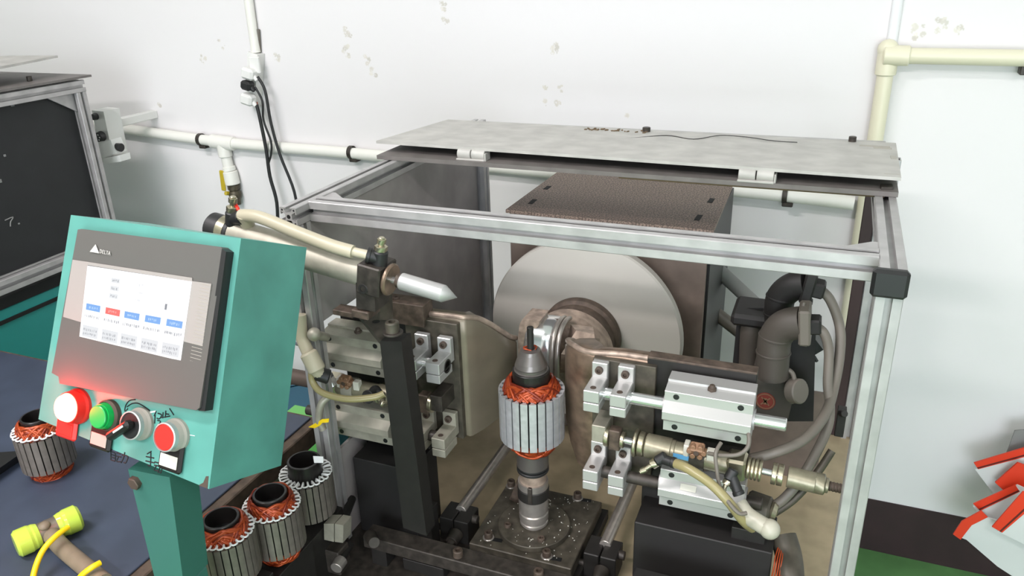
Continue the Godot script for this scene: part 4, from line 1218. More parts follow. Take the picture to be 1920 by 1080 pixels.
func low_parts():
	# two rods along the bed with their clamp blocks
	for e in [[-0.557, "beneath the dusty lower clamps"], [-0.280, "beneath the bright lower clamps"]]:
		var x: float = e[0]
		var s := Sh.new()
		s.cyl(Vector3(x, 0.652, -1.06), Vector3(x + 0.003, 0.652, -1.42), 0.0105, -1, 20)
		solo("bed_rod", s, M.steel, "steel rod lying along the bed " + str(e[1]), "rod", "bed rods")
		var t := thing("rod_clamp", "dark split clamp block holding the bed rod " + str(e[1]), "clamp", Vector3(x, 0.6, -1.05), "rod clamps")
		s = Sh.new()
		s.box(Vector3(x - 0.0165, 0.628, -1.055), Vector3(0.027, 0.05, 0.05), 0.0015)
		s.box(Vector3(x + 0.0135, 0.628, -1.055), Vector3(0.028, 0.05, 0.05), 0.0015)
		s.box(Vector3(x, 0.62, -1.057), Vector3(0.01, 0.035, 0.045), 0.0)
		obj("clamp_block", s, M.iron_dark, t)
		s = Sh.new()
		s.cyl(Vector3(x + 0.004, 0.625, -1.03), Vector3(x + 0.004, 0.622, -1.008), 0.014, 0.011, 18)
		s.cyl(Vector3(x + 0.004, 0.622, -1.01), Vector3(x + 0.004, 0.620, -0.998), 0.007, -1, 12)
		obj("clamp_knob", s, M.iron, t)
		s = Sh.new()
		s.cyl(Vector3(x + 0.025, 0.645, -1.055), Vector3(x + 0.037, 0.645, -1.055), 0.008, -1, 14)
		obj("side_screw", s, M.iron, t)
		s = Sh.new()
		s.cyl(Vector3(x - 0.045, 0.622, -1.04), Vector3(x - 0.028, 0.622, -1.04), 0.006, -1, 12)
		obj("side_screw", s, M.iron, t)
	# front bar
	var t := thing("front_bar", "long dark flat bar across the front of the bed with a rusty screw", "bar", Vector3(-0.5, 0.6, -0.95))
	var s := Sh.new()
	var a: Vector3 = Vector3(-0.6786, 0.6600, -0.9548)
	s.box(Vector3(-0.455, 0.6475, -0.947), Vector3(0.465, 0.025, 0.036), 0.0015, Basis(Vector3.UP, 0.0))
	obj("bar", s, M.iron, t)
	cap_screw("bar_screw", Vector3(-0.5058, 0.6600, -0.9421), Vector3.UP, 0.0085, 0.013, M.iron_rust, t)
	cap_screw("bar_screw", Vector3(-0.3606, 0.6600, -0.9458), Vector3.UP, 0.0085, 0.011, M.iron_rust, t)
	for x in [-0.66, -0.26]:
		s = Sh.new()
		s.box(Vector3(x, 0.617, -0.947), Vector3(0.03, 0.036, 0.03), 0.001)
		obj("bar_foot", s, M.iron_dark, t)
	s = Sh.new()
	s.cyl(Vector3(-0.6684, 0.6688, -0.9250), Vector3(-0.6433, 0.6811, -0.9000), 0.012, 0.010, 16)
	obj("bar_knob", s, M.iron, t)
	# small vise block and its screw by the bench armatures
	t = thing("stop_block", "small slotted steel block on the bed near the wound armatures in the corner", "block", Vector3(-0.7027, 0.6930, -0.8750) * Vector3(1, 0, 1) + Vector3(0, 0.6, 0))
	s = Sh.new()
	s.plate([Vector3(-0.7238, 0.7187, -0.8750), Vector3(-0.7026, 0.7247, -0.8750), Vector3(-0.7081, 0.6845, -0.8750), Vector3(-0.7278, 0.6834, -0.8750)], Vector3(0, 0, -0.025))
	s.plate([Vector3(-0.7004, 0.7253, -0.8750), Vector3(-0.6833, 0.7268, -0.8750), Vector3(-0.6895, 0.6877, -0.8750), Vector3(-0.7059, 0.6852, -0.8750)], Vector3(0, 0, -0.025))
	obj("jaw", s, M.alu_dull, t)
	s = Sh.new()
	s.box(Vector3(-0.7263, 0.6347, -0.8920), Vector3(0.045, 0.05, 0.034), 0.002)
	obj("jaw_base", s, M.iron, t)
	t = thing("thrust_screw", "short round screw with a steel knob in front of the slotted block", "screw", Vector3(-0.7023, 0.6394, -0.8700))
	s = Sh.new()
	s.cyl(Vector3(-0.7113, 0.6424, -0.9200), Vector3(-0.7008, 0.6417, -0.8650), 0.0085, -1, 14)
	obj("screw", s, M.iron_dark, t)
	s = Sh.new()
	s.cyl(Vector3(-0.7019, 0.6428, -0.8800), Vector3(-0.6997, 0.6417, -0.8600), 0.0115, 0.0105, 16)
	obj("knob", s, M.steel, t)
	s = Sh.new()
	s.cyl(Vector3(-0.7530, 0.6721, -1.0000), Vector3(-0.7231, 0.6805, -0.9200), 0.008, -1, 12)
	solo("thin_shaft", s, M.iron_dark, "thin dark shaft slanting behind the slotted block", "shaft")
	# dark machine parts in the shade under the blocks
	s = Sh.new()
	s.box(Vector3(-0.60, 0.645, -1.01), Vector3(0.03, 0.09, 0.03), 0.001)
	solo("foot_angle", s, M.iron_dark, "dark angle bracket standing at the foot of the black upright bar", "bracket")
	s = Sh.new()
	s.box(Vector3(-0.1151, 0.8202, -0.9300) * Vector3(1, 0, 0) + Vector3(0, 0.665, -0.92), Vector3(0.17, 0.13, 0.05), 0.002)
	solo("black_cover", s, M.black_soft, "plain black cover box in front of the lower block with the yellowed hose", "cover")
	# copper strands beside it
	s = Sh.new()
	s.tube([Vector3(0.0046, 0.7640, -1.0500), Vector3(0.0155, 0.7474, -1.0300), Vector3(0.0220, 0.7339, -1.0000), Vector3(0.0242, 0.7114, -0.9800)], 0.020, 14, 6)
	solo("dark_sleeve", s, M.mount_plate, "dark curved sleeve rising from the deck behind the copper strands", "sleeve")
	s = Sh.new()
	for k in 9:
		var dx := Vector3(k * 0.0032 - 0.012, 0, 0.022 - absf(k - 4) * 0.0016)
		s.tube([Vector3(0.0089, 0.7673, -1.0500) + dx * 0.4, Vector3(0.0100, 0.7560, -1.0300) + dx, Vector3(0.0091, 0.7417, -1.0100) + dx, Vector3(0.0090, 0.7269, -0.9800) + dx * 1.3], 0.0011, 5, 4)
	solo("copper_strands", s, M.winding, "bundle of shiny copper red wires near the white hose end", "wire")

func clamp_arm():
	var z := -0.92
	# big air cylinder with the pointed rod
	var a: Vector3 = Vector3(-0.8817, 1.2186, -0.9200)
	var b: Vector3 = Vector3(-0.6133, 1.1761, -0.9200)
	var d := (b - a).normalized()
	var t := thing("air_cylinder", "big pale air cylinder with a bright pointed rod, passing above the pendant box", "air cylinder", a.lerp(b, 0.8))
	var s := Sh.new()
	s.cyl(a + d * 0.03, b, 0.0225, -1, 32)
	obj("barrel", s, M.alu_dull, t)
	s = Sh.new()
	s.cyl(a - d * 0.012, a + d * 0.035, 0.0235, -1, 28, 0.003)
	obj("rear_cap", s, M.rubber, t)
	s = Sh.new()
	s.lathe(a + d * 0.012, d, [[0.0237, 0.0], [0.0243, 0.0], [0.0243, 0.014], [0.0237, 0.014]], 28)
	obj("clip_band", s, M.nickel, t)
	s = Sh.new()
	s.box(b + d * 0.016, Vector3(0.038, 0.046, 0.050), 0.002, Basis(Vector3(0, 0, 1), atan2(d.y, d.x)))
	obj("front_block", s, M.iron, t)
	s = Sh.new()
	s.cyl(b + d * 0.036, b + d * 0.043, 0.0245, -1, 24, 0.002)
	obj("front_flange", s, M.steel_worn, t)
	var p: Vector3 = Vector3(-0.5564, 1.1697, -0.9200)
	s = Sh.new()
	s.cyl(b + d * 0.04, p + d * 0.004, 0.0055, -1, 14)
	obj("piston_rod", s, M.chrome, t)
	s = Sh.new()
	hex(s, p - d * 0.006, d, 0.011, 0.008)
	obj("rod_nut", s, M.iron_rust, t)
	s = Sh.new()
	var tip: Vector3 = Vector3(-0.4659, 1.1590, -0.9200)
	var L := p.distance_to(tip)
	s.lathe(p, d, [[0.0, 0.0], [0.0118, 0.0], [0.0128, 0.0015], [0.0128, L - 0.022], [0.0, L]], 28)
	obj("pointed_tip", s, M.alu_bright, t)
	# arm that carries it
	t = thing("arm_bracket", "black bracket block under the big cylinder's front end", "bracket", Vector3(-0.6194, 1.1066, -0.9200))
	s = Sh.new()
	s.plate([Vector3(-0.6203, 1.1736, -0.9000), Vector3(-0.5901, 1.1774, -0.9000), Vector3(-0.5925, 1.1236, -0.9000), Vector3(-0.6253, 1.1250, -0.9000)], Vector3(0, 0, -0.04))
	obj("clamp_block", s, M.iron, t)
	cap_screw("block_screw", Vector3(-0.6065, 1.1602, -0.9000), Vector3(0, 0.1, 1), 0.008, 0.006, M.iron_dark, t)
	s = Sh.new()
	s.box(Vector3(-0.6190, 1.1159, -0.9150), Vector3(0.030, 0.013, 0.036), 0.0015, Basis(Vector3(0, 0, 1), -0.06))
	s.box(Vector3(-0.6643, 1.1021, -0.9300), Vector3(0.036, 0.009, 0.024), 0.001, Basis(Vector3(0, 0, 1), -0.03))
	obj("lug", s, M.iron_rust, t)
	s = Sh.new()
	var w: Vector3 = Vector3(-0.6189, 1.1252, -0.9120)
	s.lathe(w, Vector3(0, 1, 0.15), [[0.0, 0.0], [0.0115, 0.0], [0.0115, 0.004], [0.006, 0.0042], [0.006, 0.002], [0.0, 0.002]], 20)
	obj("lug_screw", s, M.iron_rust, t)
	t = thing("upright_bar", "tall black square bar topped by a slotted plate, in front of dusty bearing blocks", "bar", Vector3(-0.59, 0.6, -0.93))
	s = Sh.new()
	s.hexa([Vector3(-0.6002, 1.0669, -0.9150), Vector3(-0.5627, 1.0730, -0.9150), Vector3(-0.5480, 0.7116, -0.9150), Vector3(-0.5922, 0.7157, -0.9150)], [Vector3(-0.6002, 1.0669, -0.9150) + Vector3(0, 0, -0.03), Vector3(-0.5627, 1.0730, -0.9150) + Vector3(0, 0, -0.03), Vector3(-0.5480, 0.7116, -0.9150) + Vector3(0, 0, -0.03), Vector3(-0.5922, 0.7157, -0.9150) + Vector3(0, 0, -0.03)])
	obj("bar", s, M.iron_dark, t)
	var pa: Vector3 = Vector3(-0.5717, 1.0816, -0.9050)
	s = Sh.new()
	s.plate([Vector3(-0.6105, 1.0520, -0.9312), Vector3(-0.5851, 1.0520, -0.9514), Vector3(-0.5998, 1.0520, -0.9743), Vector3(-0.6724, 1.0520, -1.0270), Vector3(-0.6986, 1.0520, -1.0071)], Vector3(0, 0.008, 0))
	obj("slotted_plate", s, M.mount_plate, t)
	s = Sh.new()
	s.cyl(Vector3(-0.6512, 1.0590, -0.9876), (Vector3(-0.6512, 1.0590, -0.9876) as Vector3) + Vector3(0, 0.0012, 0), 0.0065, -1, 14, 0.0002)
	obj("plate_hole", s, M.slot_dark, t)
	s = Sh.new()
	s.cyl(pa + Vector3(0, 0.006, -0.004), pa + Vector3(0, 0.0095, -0.004), 0.0155, -1, 20)
	obj("washer", s, M.iron, t)
	cap_screw("cap_screw", pa + Vector3(0, 0.0095, -0.004), Vector3.UP, 0.0105, 0.016, M.mount_plate, t)
	s = Sh.new()
	s.box(Vector3(-0.575, 0.612, -0.968), Vector3(0.08, 0.024, 0.06), 0.001)
	obj("foot", s, M.iron_dark, t)
	# air fittings and the cream hose between both ends
	elbow_fitting("elbow_fitting", "air fitting with a tall nickel screw on the front end of the big pointed cylinder", Vector3(-0.5846, 1.2039, -0.9150), Vector3(-0.5785, 1.2364, -0.9150), Vector3(-0.6003, 1.2096, -0.9080), "air fittings with black elbows")
	elbow_fitting("elbow_fitting", "air fitting on the big pointed cylinder's rear end, above the pendant box", Vector3(-0.8438, 1.2395, -0.9150), Vector3(-0.8352, 1.2761, -0.9150), Vector3(-0.8192, 1.2465, -0.9080), "air fittings with black elbows")
	var s2 := Sh.new()
	s2.tube([Vector3(-0.5983, 1.2109, -0.9050), Vector3(-0.6234, 1.2145, -0.9030)], 0.0068, 12, 3)
	s2.tube([Vector3(-0.6217, 1.2139, -0.9030), Vector3(-0.6570, 1.2210, -0.9000), Vector3(-0.7124, 1.2336, -0.9020), Vector3(-0.7699, 1.2478, -0.9050), Vector3(-0.7947, 1.2511, -0.9060), Vector3(-0.8197, 1.2490, -0.9080)], 0.0098, 14, 6)
	s2.tube([Vector3(-0.8124, 1.2520, -0.9060), Vector3(-0.8196, 1.2273, -0.9200), Vector3(-0.8291, 1.1978, -0.9400), Vector3(-0.8367, 1.1663, -0.9500)], 0.0105, 14, 6)
	solo("air_hose", s2, M.hose, "thick cream air hose arching over the pendant box along the big cylinder", "hose")
	s2 = Sh.new()
	s2.tube([Vector3(-0.8374, 1.2609, -0.9200), Vector3(-0.8301, 1.2562, -0.9150), Vector3(-0.8274, 1.2496, -0.9150)], 0.003, 8, 4)
	solo("red_tag", s2, M.red_tag, "bright red plastic tag on the rear air fitting above the pendant box", "tag")
	s2 = Sh.new()
	s2.cyl(Vector3(-0.9031, 1.2241, -0.9300), Vector3(-0.8960, 1.2318, -0.9300), 0.004, 0.005, 10)
	solo("small_screw", s2, M.nickel, "small nickel screw at the big cylinder's black rear cap", "screw")
	s2 = Sh.new()
	s2.sheet([[Vector3(-0.6169, 1.1323, -0.9550), Vector3(-0.6224, 1.0816, -0.9550)], [Vector3(-0.6111, 1.1264, -0.9650), Vector3(-0.6161, 1.0781, -0.9650)], [Vector3(-0.6144, 1.1141, -0.9850), Vector3(-0.6161, 1.0673, -0.9850)]], 0.006)
	solo("curved_guard", s2, M.mount_plate, "curved dark guard behind the bracket block of the pointed cylinder", "guard")

func plugs():
	var z := -1.25
	var t := thing("servo_motor", "dark grey motor body behind the bright bearing block, with cable plugs on top", "motor", Vector3(-0.04, 0.75, -1.33))
	var s := Sh.new()
	s.hexa([Vector3(-0.1149, 1.0268, -1.3000), Vector3(-0.0727, 1.0327, -1.3000), Vector3(-0.0479, 0.8436, -1.3000), Vector3(-0.1161, 0.8299, -1.3000)], [Vector3(-0.1184, 0.9889, -1.4000), Vector3(-0.0750, 0.9950, -1.4000), Vector3(-0.0537, 0.8088, -1.4000), Vector3(-0.1209, 0.7958, -1.4000)])
	obj("motor_body", s, M.black_soft, t)
	s = Sh.new()
	s.box(Vector3(-0.0919, 1.0176, -1.3100), Vector3(0.062, 0.022, 0.09), 0.006)
	obj("terminal_lid", s, M.black_soft, t)
	s = Sh.new()
	s.tube([Vector3(-0.0858, 0.9064, -1.2920), Vector3(-0.0892, 0.9910, -1.2900), Vector3(-0.0879, 1.0115, -1.2950)], 0.018, 14, 4)
	obj("cooling_rib", s, M.conduit_grey, t)
	s = Sh.new()
	s.hexa([Vector3(-0.0348, 1.0087, -1.2700), Vector3(0.0139, 1.0241, -1.2700), Vector3(0.0301, 0.8443, -1.2700), Vector3(-0.0173, 0.8344, -1.2700)], [Vector3(-0.0381, 0.9752, -1.3600), Vector3(0.0107, 0.9889, -1.3600), Vector3(0.0270, 0.8127, -1.3600), Vector3(-0.0208, 0.8030, -1.3600)])
	obj("rear_body", s, M.black_soft, t)
	s = Sh.new()
	s.plate([Vector3(0.0072, 1.0056, -1.2800), Vector3(0.0305, 0.9784, -1.2800), Vector3(0.0153, 0.9638, -1.2800)], Vector3(0, 0, -0.04))
	s.cyl(Vector3(0.0171, 0.9616, -1.2850), Vector3(0.0232, 0.9524, -1.2850), 0.003, -1, 8)
	obj("latch", s, M.black, t)
	s = Sh.new()
	s.plate([Vector3(-0.0748, 0.9547, -1.2350), Vector3(-0.0322, 0.9581, -1.2350), Vector3(-0.0157, 0.9287, -1.2350), Vector3(-0.0082, 0.8889, -1.2350), Vector3(-0.0106, 0.8621, -1.2350), Vector3(-0.0669, 0.8449, -1.2350)], Vector3(0, 0, -0.04))
	obj("face_plate", s, M.conduit_grey, t)
	s = Sh.new()
	var st: Vector3 = Vector3(-0.0505, 0.8891, -1.2345)
	s.cyl(st, st + Vector3(0, 0, 0.0008), 0.0165, -1, 28, 0.0002)
	var stk := obj("round_sticker", s, M.sticker_red, t)
	s = Sh.new()
	s.lathe(st, Vector3(0, 0, 1), [[0.0132, 0.0006], [0.0132, 0.0012], [0.0148, 0.0012], [0.0148, 0.0006]], 28)
	for a in [0.8, -0.8]: s.box(st + Vector3(0, 0, 0.001), Vector3(0.020, 0.0022, 0.0006), 0.0001, Basis(Vector3(0, 0, 1), a))
	s.box(st + Vector3(0, 0, 0.001), Vector3(0.006, 0.012, 0.0006), 0.0001, Basis(Vector3(0, 0, 1), 0.2))
	obj("ring_print", s, M.bronze, stk)
	s = Sh.new()
	s.cyl(Vector3(-0.0110, 0.9228, -1.2250), Vector3(0.0040, 0.9292, -1.2150), 0.021, -1, 24, 0.002)
	obj("side_knob", s, M.cable_grey, t)
	s = Sh.new()
	s.tube([Vector3(-0.0269, 0.9607, -1.2280), Vector3(-0.0127, 0.9548, -1.2250), Vector3(-0.0068, 0.9323, -1.2220), Vector3(-0.0086, 0.8997, -1.2250)], 0.004, 8, 5)
	obj("wire_loop", s, M.cable_grey, t)
	# two angled plugs
	for e in [[[Vector3(-0.0411, 1.0027, -1.2700), Vector3(-0.0466, 1.0415, -1.2700), Vector3(-0.0452, 1.0698, -1.2700), Vector3(-0.0295, 1.0911, -1.2650), Vector3(-0.0089, 1.1004, -1.2600), Vector3(0.0077, 1.0980, -1.2550)], "black_soft", 0.0235, "black angled cable plug, the higher one, outlined against the white wall", "power_plug"], [[Vector3(-0.0445, 0.9440, -1.2250), Vector3(-0.0462, 0.9887, -1.2250), Vector3(-0.0449, 1.0182, -1.2250), Vector3(-0.0312, 1.0418, -1.2200), Vector3(-0.0069, 1.0525, -1.2150), Vector3(0.0090, 1.0543, -1.2100)], "conduit_grey", 0.0265, "dusty grey angled cable plug, the lower one nearer the bright bearing block", "signal_plug"]]:
		var q: Array = e[0]
		t = thing("cable_plug", e[3], "plug", q[0], "angled cable plugs")
		s = Sh.new()
		s.tube(q.slice(0, 5), e[2], 20, 6)
		obj("plug_shell", s, M[e[1]], t)
		s = Sh.new()
		for k in [1, 2]:
			var dd: Vector3 = (q[k] as Vector3) - q[k - 1]
			s.cyl((q[k] as Vector3) - dd.normalized() * 0.002, (q[k] as Vector3) + dd.normalized() * 0.002, e[2] + 0.0015, -1, 20)
		obj("shell_ring", s, M[e[1]], t)
		s = Sh.new()
		var bd: Vector3 = ((q[5] as Vector3) - q[4]).normalized()
		s.box((q[4] as Vector3) + bd * 0.004, Vector3(0.018, e[2] * 2.25, e[2] * 1.9), 0.003, Basis(Vector3(0, 0, 1), atan2(bd.y, bd.x)))
		s.box((q[4] as Vector3) + Vector3(0.005, -e[2] * 1.15, 0.006), Vector3(0.016, 0.012, 0.014), 0.003)
		s.cyl((q[4] as Vector3) + Vector3(-0.002, e[2] * 1.0, 0), (q[4] as Vector3) + Vector3(-0.002, e[2] * 1.32, 0), 0.004, 0.002, 8)
		obj("cable_clamp", s, M.black_soft if e[1] == "black_soft" else M.cable_grey, t)
		s = Sh.new()
		s.box((q[5] as Vector3) + bd * 0.002, Vector3(0.02, 0.025, 0.03), 0.003, Basis(Vector3(0, 0, 1), atan2(bd.y, bd.x)))
		obj("end_nut", s, M.black_soft, t)
	s = Sh.new()
	s.tube([Vector3(0.0059, 1.0997, -1.2550), Vector3(0.0279, 1.0842, -1.2500), Vector3(0.0479, 1.0448, -1.2400), Vector3(0.0536, 1.0078, -1.2200), Vector3(0.0515, 0.9656, -1.1900), Vector3(0.0428, 0.9394, -1.1400), Vector3(0.0179, 0.9260, -1.0800), Vector3(-0.0201, 0.9122, -1.0500), Vector3(-0.0600, 0.8929, -1.0450)], 0.0078, 12, 6)
	solo("grey_cable", s, M.cable_grey, "thick grey cable sweeping from the higher black plug down behind the air cylinder", "cable")
	s = Sh.new()
	s.tube([Vector3(0.0092, 1.0525, -1.2100), Vector3(0.0261, 1.0435, -1.2050), Vector3(0.0367, 1.0149, -1.2000), Vector3(0.0412, 0.9691, -1.1800), Vector3(0.0479, 0.9432, -1.1600), Vector3(0.0486, 0.9166, -1.1400), Vector3(0.0364, 0.8842, -1.1100), Vector3(0.0185, 0.8477, -1.0850), Vector3(-0.0008, 0.8185, -1.0700), Vector3(-0.0162, 0.8066, -1.0600)], 0.0075, 12, 6)
	solo("grey_cable", s, M.cable_grey, "thick grey cable from the lower grey plug down to the crimped dark connector", "cable")
	s = Sh.new()
	s.tube([Vector3(0.0587, 0.8877, -1.1200), Vector3(0.0404, 0.8526, -1.1000), Vector3(0.0145, 0.8152, -1.0800), Vector3(-0.0120, 0.7941, -1.0620)], 0.006, 12, 5)
	solo("grey_cable", s, M.mount_plate, "thinner brown grey cable lying along the deck to the crimped dark connector", "cable")
	t = thing("crimped_connector", "dark round cable connector with a bright crimp lying on the lower bearing block's end", "connector", Vector3(-0.0296, 0.7979, -1.0600))
	s = Sh.new()
	s.cyl(Vector3(-0.0523, 0.8010, -1.0600), Vector3(-0.0169, 0.8021, -1.0550), 0.0235, 0.021, 22, 0.003)
	obj("connector_body", s, M.mount_plate, t)
	s = Sh.new()
	s.lathe(Vector3(-0.0186, 0.8029, -1.0560), Vector3(1, -0.15, 0.1), [[0.0, 0.0], [0.0135, 0.0], [0.0155, 0.004], [0.0125, 0.010], [0.0, 0.012]], 12)
	obj("crimp", s, M.nickel, t)
	# fittings along the back corner post
	s = Sh.new()
	s.box(Vector3(0.0717, 0.8651, -1.2500), Vector3(0.014, 0.05, 0.02), 0.001)
	s.cyl(Vector3(0.0700, 0.8863, -1.2400), Vector3(0.0751, 0.8922, -1.2300), 0.006, -1, 10)
	solo("post_clip", s, M.iron_dark, "small dark clip with a screw on the maroon strip behind the grey cables", "clip")

func bench():
	var t := thing("work_table", "blue topped work table with a thick worn wooden edge in front of the pendant", "table", Vector3(-1.4, 0, -0.6))
	var s := Sh.new()
	s.box(Vector3(-1.39, 0.788, -0.51), Vector3(1.04, 0.004, 1.10), 0.001)
	obj("blue_mat", s, M.mat_blue, t)
	s = Sh.new()
	s.box(Vector3(-1.38, 0.766, -0.51), Vector3(1.06, 0.04, 1.12), 0.002)
	obj("table_board", s, M.wood_edge, t)
	for x in [-1.86, -0.92]:
		for z in [-1.02, -0.02]:
			s = Sh.new()
			s.box(Vector3(x, 0.373, z), Vector3(0.05, 0.746, 0.05), 0.002)
			obj("leg", s, M.iron, t)
	# armature on the table
	var A := armature("table_armature", "finished armature with orange windings standing on the blue table by the red lamp", 0.043, 0.020, 0.086, 24, "lamination_dull", 0.020, true, 0.028, 0.025, 17, "loose armatures")
	A.position = Vector3(-1.1984, 0.7900, -0.7583) * Vector3(1, 0, 1) + Vector3(0, 0.79, 0)
	# three armatures on the bed corner
	var y0 := 0.60
	A = armature("bench_armature", "loose armature with white slot papers and almost no copper, behind the two orange wound ones", 0.044, 0.02, 0.092, 26, "lamination_dull", 0.0, true, 0.030, 0.028, 31, "loose armatures")
	A.position = Vector3(-0.7631, 0.704, -0.8959)
	var o := Sh.new()
	var rng := RandomNumberGenerator.new()
	rng.seed = 4
	for k in 6: coil(o, 0.042, 0.09, 0.106, 2.6 + k * 0.2, 1.3, 0.0022, 0.0245, rng)
	obj("winding", o, M.winding, A)
	A = armature("bench_armature", "orange wound loose armature in the middle of the row beside the teal column", 0.0445, 0.02, 0.092, 26, "lamination_dull", 0.020, true, 0.026, 0.0265, 41, "loose armatures")
	A.position = Vector3(-0.7508, 0.7184, -0.7916)
	A = armature("bench_armature", "orange wound loose armature closest to the teal column, cut by the picture's lower edge", 0.0445, 0.02, 0.092, 26, "lamination_dull", 0.020, true, 0.026, 0.0265, 51, "loose armatures")
	A.position = Vector3(-0.768, 0.7326, -0.7036)
	s = Sh.new()
	s.box(Vector3(-0.770, 0.652, -0.89), Vector3(0.08, 0.104, 0.10), 0.001)
	s.box(Vector3(-0.764, 0.6555, -0.79), Vector3(0.08, 0.111, 0.098), 0.001)
	s.box(Vector3(-0.768, 0.665, -0.698), Vector3(0.09, 0.13, 0.085), 0.001)
	solo("stepped_tray", s, M.iron_dark, "dark stepped tray under the three loose armatures in a row", "tray")
	s = Sh.new()
	s.sheet([[Vector3(-0.7456, 0.8349, -0.9000), Vector3(-0.7414, 0.8253, -0.8950)], [Vector3(-0.7248, 0.8387, -0.9000), Vector3(-0.7227, 0.8297, -0.8950)]], 0.0006)
	solo("paper_scrap", s, M.paper, "small white paper scrap behind the loose armature with white slot papers", "paper")
	# hammer
	var hy := 0.79
	t = thing("mallet", "mallet with two translucent yellow green faces and a wooden handle lying on the blue table", "hammer", Vector3(-1.0512, 0.7900, -0.6275))
	var h0: Vector3 = Vector3(-1.0576, 0.8120, -0.5828)
	var h1: Vector3 = Vector3(-1.0205, 0.8120, -0.6660)
	var hd := (h1 - h0).normalized()
	var HL := h0.distance_to(h1)
	s = Sh.new()
	s.cyl(h0 + hd * HL * 0.25, h0 + hd * HL * 0.78, 0.0165, -1, 24)
	obj("head_tube", s, M.hammer_tube, t)
	for e in [[h0, hd], [h1, -hd]]:
		s = Sh.new()
		var L := HL * 0.36
		s.lathe(e[0], e[1], [[0.0, 0.0], [0.017, 0.0], [0.021, 0.004], [0.021, 0.020], [0.0195, 0.024], [0.0195, L - 0.006], [0.0175, L], [0.0, L]], 28)
		obj("plastic_face", s, M.hammer_yellow, t)
	var m0: Vector3 = (h0 + h1) / 2
	s = Sh.new()
	s.tube([m0 - (Vector3(-0.9498, 0.8060, -0.5840) - m0).normalized() * 0.012, Vector3(-1.0019, 0.8080, -0.6105), Vector3(-0.9396, 0.8060, -0.5936), Vector3(-0.8736, 0.8060, -0.5761)], 0.0125, 16, 5)
	obj("handle", s, M.wood_handle, t)
	s = Sh.new()
	s.ball(m0 + Vector3(0.004, 0.014, 0.006), 0.009, 12, 0.7)
	obj("wedge", s, M.wood_handle, t)
	s = Sh.new()
	s.tube([Vector3(-0.9828, 0.8380, -0.6197), Vector3(-0.9827, 0.8380, -0.5986), Vector3(-0.9849, 0.8300, -0.5776), Vector3(-0.9846, 0.8150, -0.5607), Vector3(-0.9722, 0.8000, -0.5379)], 0.0042, 10, 6)
	solo("yellow_wire", s, M.yellow_wire, "yellow insulated wire lying across the mallet's head", "wire")
	s = Sh.new()
	s.tube([Vector3(-0.8860, 0.8280, -0.5872), Vector3(-0.8896, 0.8280, -0.5758), Vector3(-0.9013, 0.8180, -0.5654), Vector3(-0.9130, 0.8000, -0.5596)], 0.0042, 10, 6)
	solo("yellow_wire", s, M.yellow_wire, "end of yellow wire crossing the mallet's wooden handle", "wire")
	# black tool at the edge
	s = Sh.new()
	s.hexa([Vector3(-1.2938, 0.7900, -0.6902), Vector3(-1.2790, 0.7900, -0.7148), Vector3(-1.2834, 0.7900, -0.7722), Vector3(-1.3314, 0.7900, -0.7175)], [Vector3(-1.2586, 0.8120, -0.6715), Vector3(-1.2630, 0.8120, -0.7095), Vector3(-1.2699, 0.8120, -0.7660), Vector3(-1.3418, 0.8120, -0.7318)])
	solo("black_case", s, M.black, "flat black case on the blue table next to the finished armature", "case")

